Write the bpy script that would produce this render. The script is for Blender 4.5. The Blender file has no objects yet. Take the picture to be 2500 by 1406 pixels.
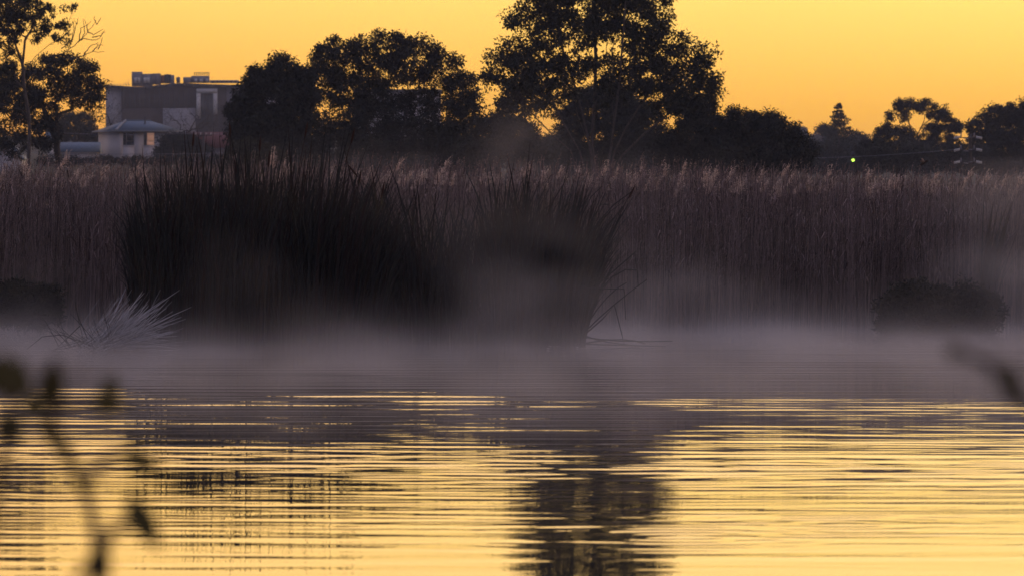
import bpy, math
import numpy as np
from mathutils import Vector

rng = np.random.default_rng(7)
scene = bpy.context.scene
COL = scene.collection
PI = math.pi

# ------------------------------------------------------------------ camera
K = 36.0 / 200.0 / 2500.0          # radians per photograph pixel for the 200 mm lens
CAM_H = 2.0                        # eye height over the water
HOR = 548.0                        # photograph row of the horizon
cam_d = bpy.data.cameras.new("camera")
cam_d.lens = 200.0
cam_d.sensor_width = 36.0
cam_d.clip_start = 0.5
cam_d.clip_end = 9000.0
cam_d.dof.use_dof = True
cam_d.dof.focus_distance = 95.0
cam_d.dof.aperture_fstop = 7.0
cam_d.dof.aperture_blades = 7
cam = bpy.data.objects.new("camera", cam_d)
COL.objects.link(cam)
cam.location = (0, 0, CAM_H)
cam.rotation_euler = (PI / 2 - (703.0 - HOR) * K, 0, 0)
scene.camera = cam

# ------------------------------------------------------------------ sky and sun
SUN_AZ = math.radians(24.0)        # right of the view direction (+Y)
SUN_EL = math.radians(1.6)
world = bpy.data.worlds.new("World")
scene.world = world
world.use_nodes = True
nt = world.node_tree
nt.nodes.clear()
def N(tree, t, **kw):
    n = tree.nodes.new(t)
    for k, v in kw.items():
        setattr(n, k, v)
    return n
def L(tree, a, b):
    tree.links.new(a, b)
out = N(nt, 'ShaderNodeOutputWorld')
bg = N(nt, 'ShaderNodeBackground')
sky = N(nt, 'ShaderNodeTexSky')
sky.sky_type = 'NISHITA'
sky.sun_disc = False
sky.sun_elevation = SUN_EL
sky.sun_rotation = SUN_AZ
sky.dust_density = 3.0
sky.air_density = 1.0
sky.ozone_density = 2.0
geo = N(nt, 'ShaderNodeTexCoord')
sep = N(nt, 'ShaderNodeSeparateXYZ')
L(nt, geo.outputs['Generated'], sep.inputs[0])
# twilight arch: colour by elevation, strength by the angle from the sun's azimuth
ramp = N(nt, 'ShaderNodeValToRGB')
def set_ramp(r, stops):
    e = r.color_ramp.elements
    while len(e) > 1:
        e.remove(e[-1])
    e[0].position = stops[0][0]; e[0].color = (*stops[0][1], 1)
    for p, c in stops[1:]:
        q = e.new(p); q.color = (*c, 1)
set_ramp(ramp, [(0.0, (1.10, 0.42, 0.020)), (0.018, (1.16, 0.52, 0.042)), (0.042, (1.30, 0.80, 0.170)),
                (0.075, (1.85, 1.10, 0.36)), (0.13, (1.75, 1.06, 0.44)), (0.24, (0.62, 0.46, 0.34)),
                (0.42, (0.17, 0.16, 0.18)), (0.7, (0.03, 0.035, 0.06)), (1.0, (0.0, 0.0, 0.0))])
L(nt, sep.outputs['Z'], ramp.inputs['Fac'])
dotn = N(nt, 'ShaderNodeVectorMath', operation='DOT_PRODUCT')
L(nt, geo.outputs['Generated'], dotn.inputs[0])
dotn.inputs[1].default_value = (math.sin(SUN_AZ), math.cos(SUN_AZ), 0)
mr = N(nt, 'ShaderNodeMapRange', interpolation_type='SMOOTHSTEP')
mr.inputs['From Min'].default_value = -0.6
mr.inputs['From Max'].default_value = 0.95
mr.inputs['To Min'].default_value = 0.0
mr.inputs['To Max'].default_value = 1.0
L(nt, dotn.outputs['Value'], mr.inputs['Value'])
# brighter and paler towards the hidden sun
mr2 = N(nt, 'ShaderNodeMapRange')
mr2.inputs['From Min'].default_value = 0.85
mr2.inputs['From Max'].default_value = 1.0
mr2.inputs['To Min'].default_value = 0.0
mr2.inputs['To Max'].default_value = 1.0
L(nt, dotn.outputs['Value'], mr2.inputs['Value'])
warm = N(nt, 'ShaderNodeMix', data_type='RGBA', blend_type='MULTIPLY')
warm.inputs[0].default_value = 1.0
mixw = N(nt, 'ShaderNodeMix', data_type='RGBA')
L(nt, mr2.outputs[0], mixw.inputs[0])
mixw.inputs[6].default_value = (0.98, 0.91, 0.88, 1)
mixw.inputs[7].default_value = (1.08, 1.27, 1.45, 1)
L(nt, ramp.outputs['Color'], warm.inputs[6])
L(nt, mixw.outputs[2], warm.inputs[7])
scl = N(nt, 'ShaderNodeVectorMath', operation='SCALE')
L(nt, warm.outputs[2], scl.inputs[0])
L(nt, mr.outputs[0], scl.inputs['Scale'])
# the rest of the dome: Nishita dusk sky, thinned, plus the soft mauve of the high twilight
sc2 = N(nt, 'ShaderNodeVectorMath', operation='MULTIPLY')
L(nt, sky.outputs[0], sc2.inputs[0])
sc2.inputs[1].default_value = (0.035, 0.030, 0.034)
add = N(nt, 'ShaderNodeVectorMath', operation='ADD')
L(nt, scl.outputs[0], add.inputs[0])
L(nt, sc2.outputs[0], add.inputs[1])
add2 = N(nt, 'ShaderNodeVectorMath', operation='ADD')
L(nt, add.outputs[0], add2.inputs[0])
add2.inputs[1].default_value = (0.0, 0.0, 0.0)
back = N(nt, 'ShaderNodeValToRGB')      # mauve twilight dome, fading in above the glow
set_ramp(back, [(0.0, (0.0, 0.0, 0.0)), (0.10, (0.02, 0.02, 0.02)), (0.35, (0.245, 0.22, 0.315)), (1.0, (0.29, 0.285, 0.43))])
L(nt, sep.outputs['Z'], back.inputs['Fac'])
L(nt, back.outputs['Color'], add2.inputs[1])
L(nt, add2.outputs[0], bg.inputs['Color'])
bg.inputs['Strength'].default_value = 1.0
L(nt, bg.outputs[0], out.inputs['Surface'])

sun_d = bpy.data.lights.new("sun", 'SUN')
sun_d.energy = 0.35
sun_d.angle = math.radians(6.0)
sun_d.color = (1.0, 0.62, 0.30)
sun = bpy.data.objects.new("sun", sun_d)
COL.objects.link(sun)
sdir = Vector((math.sin(SUN_AZ) * math.cos(SUN_EL), math.cos(SUN_AZ) * math.cos(SUN_EL), math.sin(SUN_EL)))
sun.rotation_euler = sdir.to_track_quat('Z', 'Y').to_euler()
sun.location = sdir * 50

vs = scene.view_settings
scene.display_settings.display_device = 'sRGB'
vs.view_transform = 'Standard'
vs.look = 'None'
vs.exposure = 0.0
vs.gamma = 1.0
vs.use_curve_mapping = False

scene.render.engine = 'CYCLES'
cy = scene.cycles
cy.max_bounces = 4
cy.diffuse_bounces = 2
cy.glossy_bounces = 3
cy.transmission_bounces = 2
cy.transparent_max_bounces = 4
cy.volume_bounces = 0
cy.use_denoising = True
cy.use_adaptive_sampling = True
cy.adaptive_threshold = 0.03
cy.volume_step_rate = 1.0
cy.volume_max_steps = 256
cy.caustics_reflective = False
cy.caustics_refractive = False

# ------------------------------------------------------------------ helpers
def P(px, py, D):
    """world point whose picture position is photograph pixel (px, py) when it stands D metres away"""
    return np.array([(px - 1250.0) * K * D, D, CAM_H + (HOR - py) * K * D])

def mesh_np(name, verts, faces):
    """faces: list of (n,k) int arrays"""
    me = bpy.data.meshes.new(name)
    verts = np.asarray(verts, dtype=np.float32)
    loops = np.concatenate([f.reshape(-1) for f in faces]).astype(np.int32)
    tot = np.concatenate([np.full(len(f), f.shape[1]) for f in faces]).astype(np.int32)
    start = np.concatenate([[0], np.cumsum(tot)[:-1]]).astype(np.int32)
    me.vertices.add(len(verts)); me.vertices.foreach_set('co', verts.reshape(-1))
    me.loops.add(len(loops)); me.loops.foreach_set('vertex_index', loops)
    me.polygons.add(len(tot)); me.polygons.foreach_set('loop_start', start); me.polygons.foreach_set('loop_total', tot)
    me.update(calc_edges=True)
    return me

class MB:
    def __init__(self):
        self.v = []; self.f = []; self.n = 0
    def add(self, v, f):
        v = np.asarray(v, dtype=float).reshape(-1, 3)
        self.v.append(v)
        for g in (f if isinstance(f, list) else [f]):
            self.f.append(np.asarray(g, dtype=int) + self.n)
        self.n += len(v)
        return self
    def mesh(self, name, smooth=False):
        by = {}
        for g in self.f:
            by.setdefault(g.shape[1], []).append(g)
        me = mesh_np(name, np.concatenate(self.v), [np.concatenate(x) for x in by.values()])
        if smooth:
            me.polygons.foreach_set('use_smooth', np.ones(len(me.polygons), dtype=bool))
        return me
    def obj(self, name, mat=None, parent=None, smooth=False):
        return link(name, self.mesh(name, smooth), mat, parent)

    # -- shapes
    def box(self, x0, x1, y0, y1, z0, z1):
        v = [(x, y, z) for z in (z0, z1) for y in (y0, y1) for x in (x0, x1)]
        return self.add(v, np.array([[0, 2, 3, 1], [4, 5, 7, 6], [0, 1, 5, 4], [1, 3, 7, 5], [3, 2, 6, 7], [2, 0, 4, 6]]))
    def prism(self, poly, axis_vec):
        """closed extrusion of a polygon (k,3) along axis_vec"""
        p = np.asarray(poly, float); k = len(p)
        v = np.concatenate([p, p + np.asarray(axis_vec, float)])
        i = np.arange(k); j = (i + 1) % k
        return self.add(v, [np.stack([i, j, j + k, i + k], 1), i[None, ::-1], (i + k)[None, :]])
    def ribbons(self, pts, wid, side):
        """pts (n,k,3), wid (n,k), side (n,3)"""
        n, k, _ = pts.shape
        o = side[:, None, :] * wid[..., None] * 0.5
        v = np.stack([pts - o, pts + o], axis=2).reshape(-1, 3)
        a = (np.arange(n)[:, None] * k + np.arange(k - 1)[None, :]).reshape(-1) * 2
        return self.add(v, np.stack([a, a + 1, a + 3, a + 2], 1))
    def tubes(self, pts, rad, m=3, cap=False):
        """pts (n,k,3), rad (n,k): m sided tubes"""
        n, k, _ = pts.shape
        t = np.gradient(pts, axis=1) if k > 1 else pts
        t = t / (np.linalg.norm(t, axis=2, keepdims=True) + 1e-9)
        ref = np.where(np.abs(t[..., 2:3]) > 0.9, np.array([0, 1.0, 0]), np.array([0, 0, 1.0]))
        u = np.cross(t, ref); u /= np.linalg.norm(u, axis=2, keepdims=True) + 1e-9
        w = np.cross(t, u)
        ang = np.arange(m) * 2 * PI / m
        ring = pts[:, :, None, :] + rad[:, :, None, None] * (u[:, :, None, :] * np.cos(ang)[None, None, :, None] + w[:, :, None, :] * np.sin(ang)[None, None, :, None])
        v = ring.reshape(-1, 3)
        base = (np.arange(n)[:, None] * k + np.arange(k - 1)[None, :]).reshape(-1) * m
        fs = []
        for s in range(m):
            s2 = (s + 1) % m
            fs.append(np.stack([base + s, base + s2, base + s2 + m, base + s + m], 1))
        f = [np.concatenate(fs)]
        if cap and m > 2:
            e = (np.arange(n) * k + k - 1) * m
            f.append(e[:, None] + np.arange(m)[None, :])
            b = np.arange(n) * k * m
            f.append((b[:, None] + np.arange(m)[None, ::-1]))
        return self.add(v, f)
    def leaves(self, pos, direc, length, width, side=None):
        """rhombic folded leaf faces: two triangles meeting at a raised midrib"""
        n = len(pos)
        d = direc / (np.linalg.norm(direc, axis=1, keepdims=True) + 1e-9)
        if side is None:
            r = rng.normal(size=(n, 3))
            side = np.cross(d, r)
        side = side / (np.linalg.norm(side, axis=1, keepdims=True) + 1e-9)
        nor = np.cross(d, side)
        L_ = length[:, None]; W_ = width[:, None]
        a = pos
        b = pos + d * L_ * 0.42 + side * W_ * 0.5 + nor * W_ * 0.15
        c = pos + d * L_
        e = pos + d * L_ * 0.42 - side * W_ * 0.5 + nor * W_ * 0.15
        v = np.stack([a, b, c, e], 1).reshape(-1, 3)
        i = np.arange(n)[:, None] * 4
        return self.add(v, np.concatenate([i + np.array([[0, 1, 2]]), i + np.array([[0, 2, 3]])]))

def link(name, me, mat=None, parent=None):
    o = bpy.data.objects.new(name, me)
    COL.objects.link(o)
    if mat is not None and me is not None and not me.materials:
        me.materials.append(mat)
    if parent is not None:
        o.parent = parent
        o.matrix_parent_inverse.identity()
    return o
def tag(o, label=None, cat=None, group=None, kind=None):
    if label: o['label'] = label
    if cat: o['category'] = cat
    if group: o['group'] = group
    if kind: o['kind'] = kind
    return o
def thing(name, label, cat, loc=(0, 0, 0), group=None):
    o = bpy.data.objects.new(name, None)
    o.empty_display_size = 0.2
    COL.objects.link(o)
    o.location = Vector([float(c) for c in loc])
    tag(o, label, cat, group)
    return o

def mat(name, col, rough=0.8, vary=0.0, spec=0.2, trans=0.0, noise=None, col2=None, metallic=0.0, bump=0.0):
    m = bpy.data.materials.new(name)
    m.use_nodes = True
    t = m.node_tree
    b = t.nodes['Principled BSDF']
    b.inputs['Base Color'].default_value = (*col, 1)
    b.inputs['Roughness'].default_value = rough
    b.inputs['Specular IOR Level'].default_value = spec
    b.inputs['Metallic'].default_value = metallic
    src = None
    if vary > 0:
        g = N(t, 'ShaderNodeNewGeometry')
        r = N(t, 'ShaderNodeValToRGB')
        c2 = col2 or tuple(c * (1 - vary) for c in col)
        set_ramp(r, [(0.0, tuple(c2)), (0.55, tuple(col)), (1.0, tuple(min(1, c * (1 + vary)) for c in col))])
        L(t, g.outputs['Random Per Island'], r.inputs['Fac'])
        src = r.outputs['Color']
    if noise:
        tc = N(t, 'ShaderNodeTexCoord')
        mp = N(t, 'ShaderNodeMapping'); mp.inputs['Scale'].default_value = noise[1] if isinstance(noise[1], tuple) else (noise[1],) * 3
        nz = N(t, 'ShaderNodeTexNoise'); nz.inputs['Detail'].default_value = 5
        L(t, tc.outputs['Object'], mp.inputs[0]); L(t, mp.outputs[0], nz.inputs['Vector'])
        mx = N(t, 'ShaderNodeMix', data_type='RGBA', blend_type='MULTIPLY')
        mx.inputs[0].default_value = 1.0
        rr = N(t, 'ShaderNodeMapRange'); a = noise[0]
        rr.inputs['From Min'].default_value = 0.3; rr.inputs['From Max'].default_value = 0.7
        rr.inputs['To Min'].default_value = 1 - a; rr.inputs['To Max'].default_value = 1 + a
        L(t, nz.outputs['Fac'], rr.inputs['Value'])
        if src: L(t, src, mx.inputs[6])
        else: mx.inputs[6].default_value = (*col, 1)
        L(t, rr.outputs[0], mx.inputs[7])
        src = mx.outputs[2]
        if bump:
            bp = N(t, 'ShaderNodeBump'); bp.inputs['Strength'].default_value = bump
            L(t, nz.outputs['Fac'], bp.inputs['Height']); L(t, bp.outputs[0], b.inputs['Normal'])
    if src: L(t, src, b.inputs['Base Color'])
    if trans > 0:
        tr = N(t, 'ShaderNodeBsdfTranslucent')
        tr.inputs['Color'].default_value = (*col, 1)
        if src: L(t, src, tr.inputs['Color'])
        ms = N(t, 'ShaderNodeMixShader'); ms.inputs[0].default_value = trans
        o = t.nodes['Material Output']
        L(t, b.outputs[0], ms.inputs[1]); L(t, tr.outputs[0], ms.inputs[2]); L(t, ms.outputs[0], o.inputs['Surface'])
    return m

M = {}
M['ground'] = mat('ground_earth', (0.028, 0.028, 0.020), 0.95, noise=(0.5, 0.08))
M['reed'] = mat('reed_straw', (0.28, 0.205, 0.185), 0.7, vary=0.75, trans=0.10)
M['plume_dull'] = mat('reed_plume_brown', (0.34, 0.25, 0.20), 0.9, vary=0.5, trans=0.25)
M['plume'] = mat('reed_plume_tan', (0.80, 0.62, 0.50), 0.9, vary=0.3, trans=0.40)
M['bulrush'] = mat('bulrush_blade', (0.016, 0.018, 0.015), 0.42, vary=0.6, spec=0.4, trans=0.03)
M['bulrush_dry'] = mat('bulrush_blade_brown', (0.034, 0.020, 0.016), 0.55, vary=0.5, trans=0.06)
M['seed_head'] = mat('bulrush_seed_head', (0.055, 0.026, 0.018), 0.9, noise=(0.4, 20.0))
M['rush'] = mat('frosted_rush', (0.60, 0.58, 0.60), 0.6, vary=0.7, trans=0.05)
M['rush_dark'] = mat('wet_rush', (0.03, 0.027, 0.022), 0.5, vary=0.4)
M['gum_leaf'] = mat('gum_foliage', (0.034, 0.042, 0.030), 0.6, vary=0.45, trans=0.05)
M['dark_leaf'] = mat('dark_foliage', (0.030, 0.036, 0.030), 0.7, vary=0.45, trans=0.04)
M['olive_leaf'] = mat('olive_foliage', (0.055, 0.052, 0.03), 0.7, vary=0.45, trans=0.05)
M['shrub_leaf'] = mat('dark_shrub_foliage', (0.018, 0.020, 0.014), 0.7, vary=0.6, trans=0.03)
M['pine_leaf'] = mat('pine_foliage', (0.030, 0.042, 0.028), 0.7, vary=0.4)
M['bark_pale'] = mat('pale_gum_bark', (0.11, 0.093, 0.085), 0.8, noise=(0.4, (3, 3, 0.6)))
M['bark_dark'] = mat('dark_bark', (0.075, 0.062, 0.052), 0.9, noise=(0.4, (3, 3, 0.6)))
M['twig_leaf'] = mat('shrub_leaf', (0.095, 0.085, 0.04), 0.55, noise=(0.3, 30.0), trans=0.3)
M['twig'] = mat('shrub_twig', (0.085, 0.055, 0.04), 0.8, noise=(0.3, 40.0))
M['foam'] = mat('pale_fluff', (0.62, 0.60, 0.58), 0.9, vary=0.2)

# ------------------------------------------------------------------ terrain, one sheet to the horizon
TY = np.array([-60, 0, 9, 13, 17, 104, 108, 112, 126, 200, 280, 350, 500, 667, 900, 1400, 2500, 3400, 3600], float)
TZ = np.array([1.2, 0.35, 0.25, 0.02, -0.7, -0.7, -0.35, -0.02, 0.22, 1.6, 3.2, 3.9, 6.0, 9.0, 11.5, 24.0, 34.0, 33.0, 30.0], float)
def terrain(x, y):
    x = np.asarray(x, float); y = np.asarray(y, float)
    z = np.interp(y, TY, TZ)
    xr = x / (np.maximum(y, 100) * 0.09)                     # -1..1 over the view
    drop = np.clip((xr + 0.2) * 0.8, 0, 1)
    z = z - np.where(y > 300, drop * np.interp(y, [300, 600, 900, 1400, 2500, 3600], [0, 2.2, 3.8, 9.0, 6.0, 0.0]), 0)
    z = z + np.where(y > 200, 0.25 * np.sin(x * 0.031 + 1.3) + 0.2 * np.sin(y * 0.023 + x * 0.017), 0)
    side = np.clip((np.abs(x) - 150) / 12, 0, 1)             # the pond's side banks
    z = np.where((y > 9) & (y < 112), np.maximum(z, -0.7 + side * 1.0), z)
    return z
gy = np.unique(np.concatenate([np.linspace(-60, 100, 41), np.linspace(100, 130, 31), np.linspace(130, 400, 40), np.geomspace(400, 3600, 50)]))
gx = np.unique(np.concatenate([np.linspace(-200, 200, 81), -np.geomspace(200, 2500, 14), np.geomspace(200, 2500, 14)]))
GX, GY = np.meshgrid(gx, gy)
V = np.stack([GX, GY, terrain(GX, GY)], -1).reshape(-1, 3)
ny, nx = GX.shape
a = (np.arange(ny - 1)[:, None] * nx + np.arange(nx - 1)[None, :]).reshape(-1)
me = mesh_np('ground', V, [np.stack([a, a + 1, a + nx + 1, a + nx], 1)])
me.polygons.foreach_set('use_smooth', np.ones(len(me.polygons), dtype=bool))
tag(link('ground', me, M['ground']), kind='structure')

# ------------------------------------------------------------------ water with real ripples
def water_material():
    m = bpy.data.materials.new('pond_water'); m.use_nodes = True
    t = m.node_tree; b = t.nodes['Principled BSDF']
    b.inputs['Base Color'].default_value = (0.018, 0.020, 0.018, 1)
    b.inputs['Roughness'].default_value = 0.015
    b.inputs['IOR'].default_value = 1.333
    b.inputs['Specular IOR Level'].default_value = 0.5
    return m
M['water'] = water_material()
ys = [14.0]
while ys[-1] < 26: ys.append(ys[-1] + 0.30)
while ys[-1] < 118: ys.append(ys[-1] + float(np.clip(2.2e-5 * ys[-1] ** 2, 0.022, 0.14)))
ys = np.array(ys)
xs = np.concatenate([np.arange(-11, 11.001, 0.11)])
xs = np.unique(np.concatenate([xs, np.arange(11, 22, 0.25), -np.arange(11, 22, 0.25), np.linspace(22, 155, 40), -np.linspace(22, 155, 40)]).round(4))
WX, WY = np.meshgrid(xs, ys)
def ripples(x, y):
    r = np.random.default_rng(3)
    h = np.zeros_like(x)
    dy = np.clip(2.2e-5 * y ** 2, 0.022, 0.14)
    # slow patchiness
    patch = 0.75 + 0.35 * np.sin(0.13 * y + 0.21 * x + 0.5) * np.sin(0.31 * y - 0.12 * x) + 0.15 * np.sin(0.7 * y + 0.4 * x)
    calm = np.interp(y, [26, 33, 38, 43, 50, 60, 80, 120], [0.13, 0.17, 0.32, 0.66, 0.95, 1.0, 0.8, 0.6])
    for lam, slope, nw, spread in ((1.5, 0.0045, 4, 0.04), (1.05, 0.0062, 6, 0.05), (0.75, 0.0062, 7, 0.07), (0.52, 0.0060, 8, 0.13), (0.34, 0.0085, 10, 0.26), (0.21, 0.0065, 9, 0.34), (0.13, 0.005, 8, 0.4)):
        for i in range(nw):
            l = lam * r.uniform(0.78, 1.28)
            th = r.normal(0, spread)
            kx, ky = 2 * PI / l * math.sin(th), 2 * PI / l * math.cos(th)
            ph = r.uniform(0, 2 * PI)
            mod = 0.7 + 0.55 * np.sin(x * r.uniform(0.15, 0.6) + y * r.uniform(-0.5, 0.5) + r.uniform(0, 6))
            fade = np.clip((l / dy - 3.0) / 3.0, 0, 1)
            h += slope * l / (2 * PI) * mod * fade * np.sin(kx * x + ky * y + ph)
    # ring ripples from a rising fish
    for cx, cy_, a0 in ((1.05, 36.5, 0.0035), (2.2, 38.0, 0.0025)):
        d = np.hypot(x - cx, y - cy_)
        h += 2.2 * a0 * np.exp(-d / 1.1) * np.sin(d * 2 * PI / 0.33)
    edge = np.clip((22 - np.abs(x)) / 4, 0, 1) * np.clip((y - 24) / 3, 0, 1)
    return h * patch * calm * edge
WZ = ripples(WX, WY)
V = np.stack([WX, WY, WZ], -1).reshape(-1, 3)
ny, nx = WX.shape
a = (np.arange(ny - 1)[:, None] * nx + np.arange(nx - 1)[None, :]).reshape(-1)
me = mesh_np('water', V, [np.stack([a, a + 1, a + nx + 1, a + nx], 1)])
me.polygons.foreach_set('use_smooth', np.ones(len(me.polygons), dtype=bool))
tag(link('water', me, M['water']), kind='structure')

# ------------------------------------------------------------------ reed bed
def noise1(x, seed=0):
    return (np.sin(x * 0.9 + seed) + 0.6 * np.sin(x * 2.3 + seed * 2.1) + 0.4 * np.sin(x * 5.1 + seed * 0.7)) / 2.0
def reed_front(x):
    return 108.6 + 0.7 * noise1(x, 1.7) + 0.25 * noise1(x * 3.1, 0.3)
def reed_top(x):
    px = 1250 + x / (K * 112)
    t = np.interp(px, [-400, 0, 300, 700, 1250, 1700, 2100, 2600, 3000], [415, 408, 412, 408, 418, 418, 432, 438, 440])
    return CAM_H + (HOR - t) * K * 112
def horiz(n):
    a = rng.uniform(0, 2 * PI, n)
    return np.stack([np.cos(a), np.sin(a), np.zeros(n)], 1)
def plume_geo(mb, tips, dirs, size, nstr=11):
    """feathery panicles: drooping hair-like strands leaving the top of the stalk"""
    n = len(tips)
    for s in range(nstr):
        f = s / (nstr - 1)
        p0 = tips + dirs * (size * (f * 0.85))[:, None]
        out_ = horiz(n) * 0.55 + np.array([0.45, 0.1, 0.0]) + np.stack([np.zeros(n), np.zeros(n), rng.uniform(0.15, 0.9, n)], 1)
        out_ /= np.linalg.norm(out_, axis=1, keepdims=True)
        ln = size * rng.uniform(0.28, 0.5, n) * (1.15 - 0.8 * f)
        p1 = p0 + out_ * (ln * 0.55)[:, None]
        p2 = p1 + (out_ * np.array([1, 1, 0.2]) + np.array([0.1, 0, -0.35])) * (ln * 0.5)[:, None]
        w = np.stack([np.full(n, 0.006), rng.uniform(0.014, 0.026, n), np.full(n, 0.004)], 1)
        mb.ribbons(np.stack([p0, p1, p2], 1), w, horiz(n))

def reed_bed(n, x0, x1, depth):
    st, lf, pl = MB(), MB(), MB()
    x = rng.uniform(x0, x1, n)
    y = reed_front(x) + depth * rng.random(n) ** 1.5
    top = reed_top(x) * (1.0 + (y - 112) / 112 * 0.35) * rng.normal(0.955, 0.055, n).clip(0.7, 1.08)
    z0 = np.full(n, -0.25)
    lean = rng.normal(0, 0.035, (n, 2)) + np.array([0.02, 0.0])
    bent = rng.random(n) < 0.05
    lean[bent] += rng.normal(0, 0.35, (bent.sum(), 2))
    top = np.where(bent, top * rng.uniform(0.3, 0.8, n), top)
    t = np.array([0, 0.35, 0.7, 1.0])
    curve = rng.normal(0, 0.05, (n, 2))
    pts = np.zeros((n, 4, 3))
    for i, f in enumerate(t):
        pts[:, i, 0] = x + lean[:, 0] * f * top + curve[:, 0] * f * f * top
        pts[:, i, 1] = y + lean[:, 1] * f * top + curve[:, 1] * f * f * top
        pts[:, i, 2] = z0 + (top - z0) * f
    r = np.outer(rng.uniform(0.0045, 0.0085, n), [1.0, 0.9, 0.75, 0.45])
    st.tubes(pts, r, 3)
    # blades: mostly in the upper half
    for k in range(4):
        sel = rng.random(n) < 0.8
        idx = np.where(sel)[0]
        f = rng.uniform(0.35, 0.97, len(idx))
        fi = np.clip((f * 3).astype(int), 0, 2)
        lo, hi = pts[idx, fi], pts[idx, fi + 1]
        p0 = lo + (hi - lo) * ((f - t[fi]) / (t[fi + 1] - t[fi]))[:, None].clip(0, 1)
        d = horiz(len(idx)) * rng.uniform(0.2, 0.75, len(idx))[:, None] + np.array([0.12, 0, 0])
        ln = rng.uniform(0.22, 0.5, len(idx))[:, None]
        p1 = p0 + (d * 0.7 + np.array([0, 0, 0.75])) * ln * 0.5
        p2 = p1 + (d * 1.1 + np.array([0, 0, -0.10])) * ln * 0.5
        w = np.stack([np.full(len(idx), 0.012), rng.uniform(0.012, 0.022, len(idx)), np.full(len(idx), 0.002)], 1)
        lf.ribbons(np.stack([p0, p1, p2], 1), w, horiz(len(idx)))
    pm = (~bent) & (rng.random(n) < 0.34) & (y < reed_front(x) + depth * 0.75)
    tp = pts[pm, 3]
    dr = pts[pm, 3] - pts[pm, 2]; dr /= np.linalg.norm(dr, axis=1, keepdims=True)
    dr += np.array([0.25, 0, 0]) * rng.uniform(0.3, 1.4, len(dr))[:, None]
    plume_geo(pl, tp - dr * 0.05, dr, rng.uniform(0.12, 0.24, len(tp)), 7)
    return st, lf, pl
bed = thing('reed_bed', 'wide bank of dry brown reeds standing along the far side of the pond', 'reeds', (0, 110, 0))
bed.location = (0, 0, 0)
bed['kind'] = 'stuff'
st, lf, pl = reed_bed(15000, -14.5, 14.5, 13.0)
s2, l2, p2 = reed_bed(3500, -34, -14.5, 8.0)
s3, l3, p3 = reed_bed(3500, 14.5, 34, 8.0)
for a_, b_ in ((st, (s2, s3)), (lf, (l2, l3)), (pl, (p2, p3))):
    for q in b_:
        a_.add(np.concatenate(q.v), [g for g in q.f])
tag(st.obj('stalk_mass', M['reed'], bed), kind='stuff')
tag(lf.obj('leaf_mass', M['reed'], bed), kind='stuff')
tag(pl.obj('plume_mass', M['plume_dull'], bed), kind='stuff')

# single plumed reeds that stand out along the top of the bank
def plumed_reed_meshes(i):
    h = 3.0
    bend = rng.uniform(-0.05, 0.16)
    f = np.linspace(0, 1, 6)
    pts = np.stack([bend * f ** 2, np.zeros(6), -0.2 + (h + 0.2) * f], 1)[None]
    s = MB().tubes(pts, np.linspace(0.0075, 0.003, 6)[None], 4)
    pp = MB()
    d = np.array([[0.25 + bend * 1.5, 0.0, 0.9]]); d /= np.linalg.norm(d)
    tip = pts[0, -1][None]
    n = 22
    plume_geo(pp, np.repeat(tip, 6, 0) - d * 0.05, np.repeat(d, 6, 0) + rng.normal(0, 0.10, (6, 3)), np.full(6, rng.uniform(0.30, 0.42)), 12)
    lv = MB()
    for k in range(4):
        fz = rng.uniform(0.45, 0.9)
        p0 = np.array([bend * fz ** 2, 0, -0.2 + (h + 0.2) * fz])
        dd = horiz(1)[0] * 0.5
        p1 = p0 + (dd + np.array([0, 0, 0.7])) * 0.22
        p2 = p1 + (dd * 1.4 + np.array([0, 0, -0.2])) * 0.22
        lv.ribbons(np.array([[p0, p1, p2]]), np.array([[0.012, 0.018, 0.002]]), horiz(1))
    a = s.mesh('stalk'); a.materials.append(M['reed'])
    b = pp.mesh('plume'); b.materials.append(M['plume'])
    c = lv.mesh('leaf'); c.materials.append(M['reed'])
    return a, b, c
variants = [plumed_reed_meshes(i) for i in range(8)]
marked = [(45, 398), (140, 378), (235, 405), (330, 402), (648, 372), (660, 380), (690, 392), (950, 386), (1068, 392), (1270, 402), (1345, 405), (1405, 412), (1460, 402), (1618, 400), (1665, 396),
          (1892, 400), (1730, 412), (1765, 414), (1835, 415), (1712, 415), (2005, 412), (2115, 411), (2185, 430), (2260, 418), (2345, 415), (2390, 420), (2430, 425), (2480, 428), (2112, 468), (1560, 405), (1500, 408)]
spots = [(px, py) for px, py in marked]
for i in range(150):
    px = rng.uniform(-150, 2650)
    spots.append((px, 548 - (float(reed_top((px - 1250) * K * 112)) - 2) / (K * 112) + rng.normal(12, 9)))
for i, (px, py) in enumerate(spots):
    D = 110.0 + rng.uniform(-0.6, 1.5)
    zt = CAM_H + (HOR - py) * K * D
    a, b, c = variants[i % 8]
    o = link('plumed_reed', a)
    tag(o, 'single dry reed with a feathery tan plume topping the reed bank', 'reed', 'plumed reeds along the top of the reed bank')
    own = {(648, 372): 'tall plumed reed rising between the blades of the dark bulrush clumps', (950, 386): 'lone tan reed plume standing clear of the bank before the broad dome-shaped tree',
           (1892, 400): 'lone upright reed plume standing clear before the wide rounded bush tree', (2115, 411): 'leaning reed plume just below the glowing green signal lamp',
           (2112, 468): 'short plumed reed set below the top edge of the reed bank'}.get((px, py))
    if own: o['label'] = own
    sc = (zt - 0.2) / 3.0
    o.location = ((px - 1250) * K * D, D, -0.02)
    o.scale = (1, 1, max(0.6, sc))
    o.rotation_euler = (0, 0, rng.normal(0, 0.5))
    link('plume', b, None, o)
    tag(link('leaf_tuft', c, None, o), kind='stuff')

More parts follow.
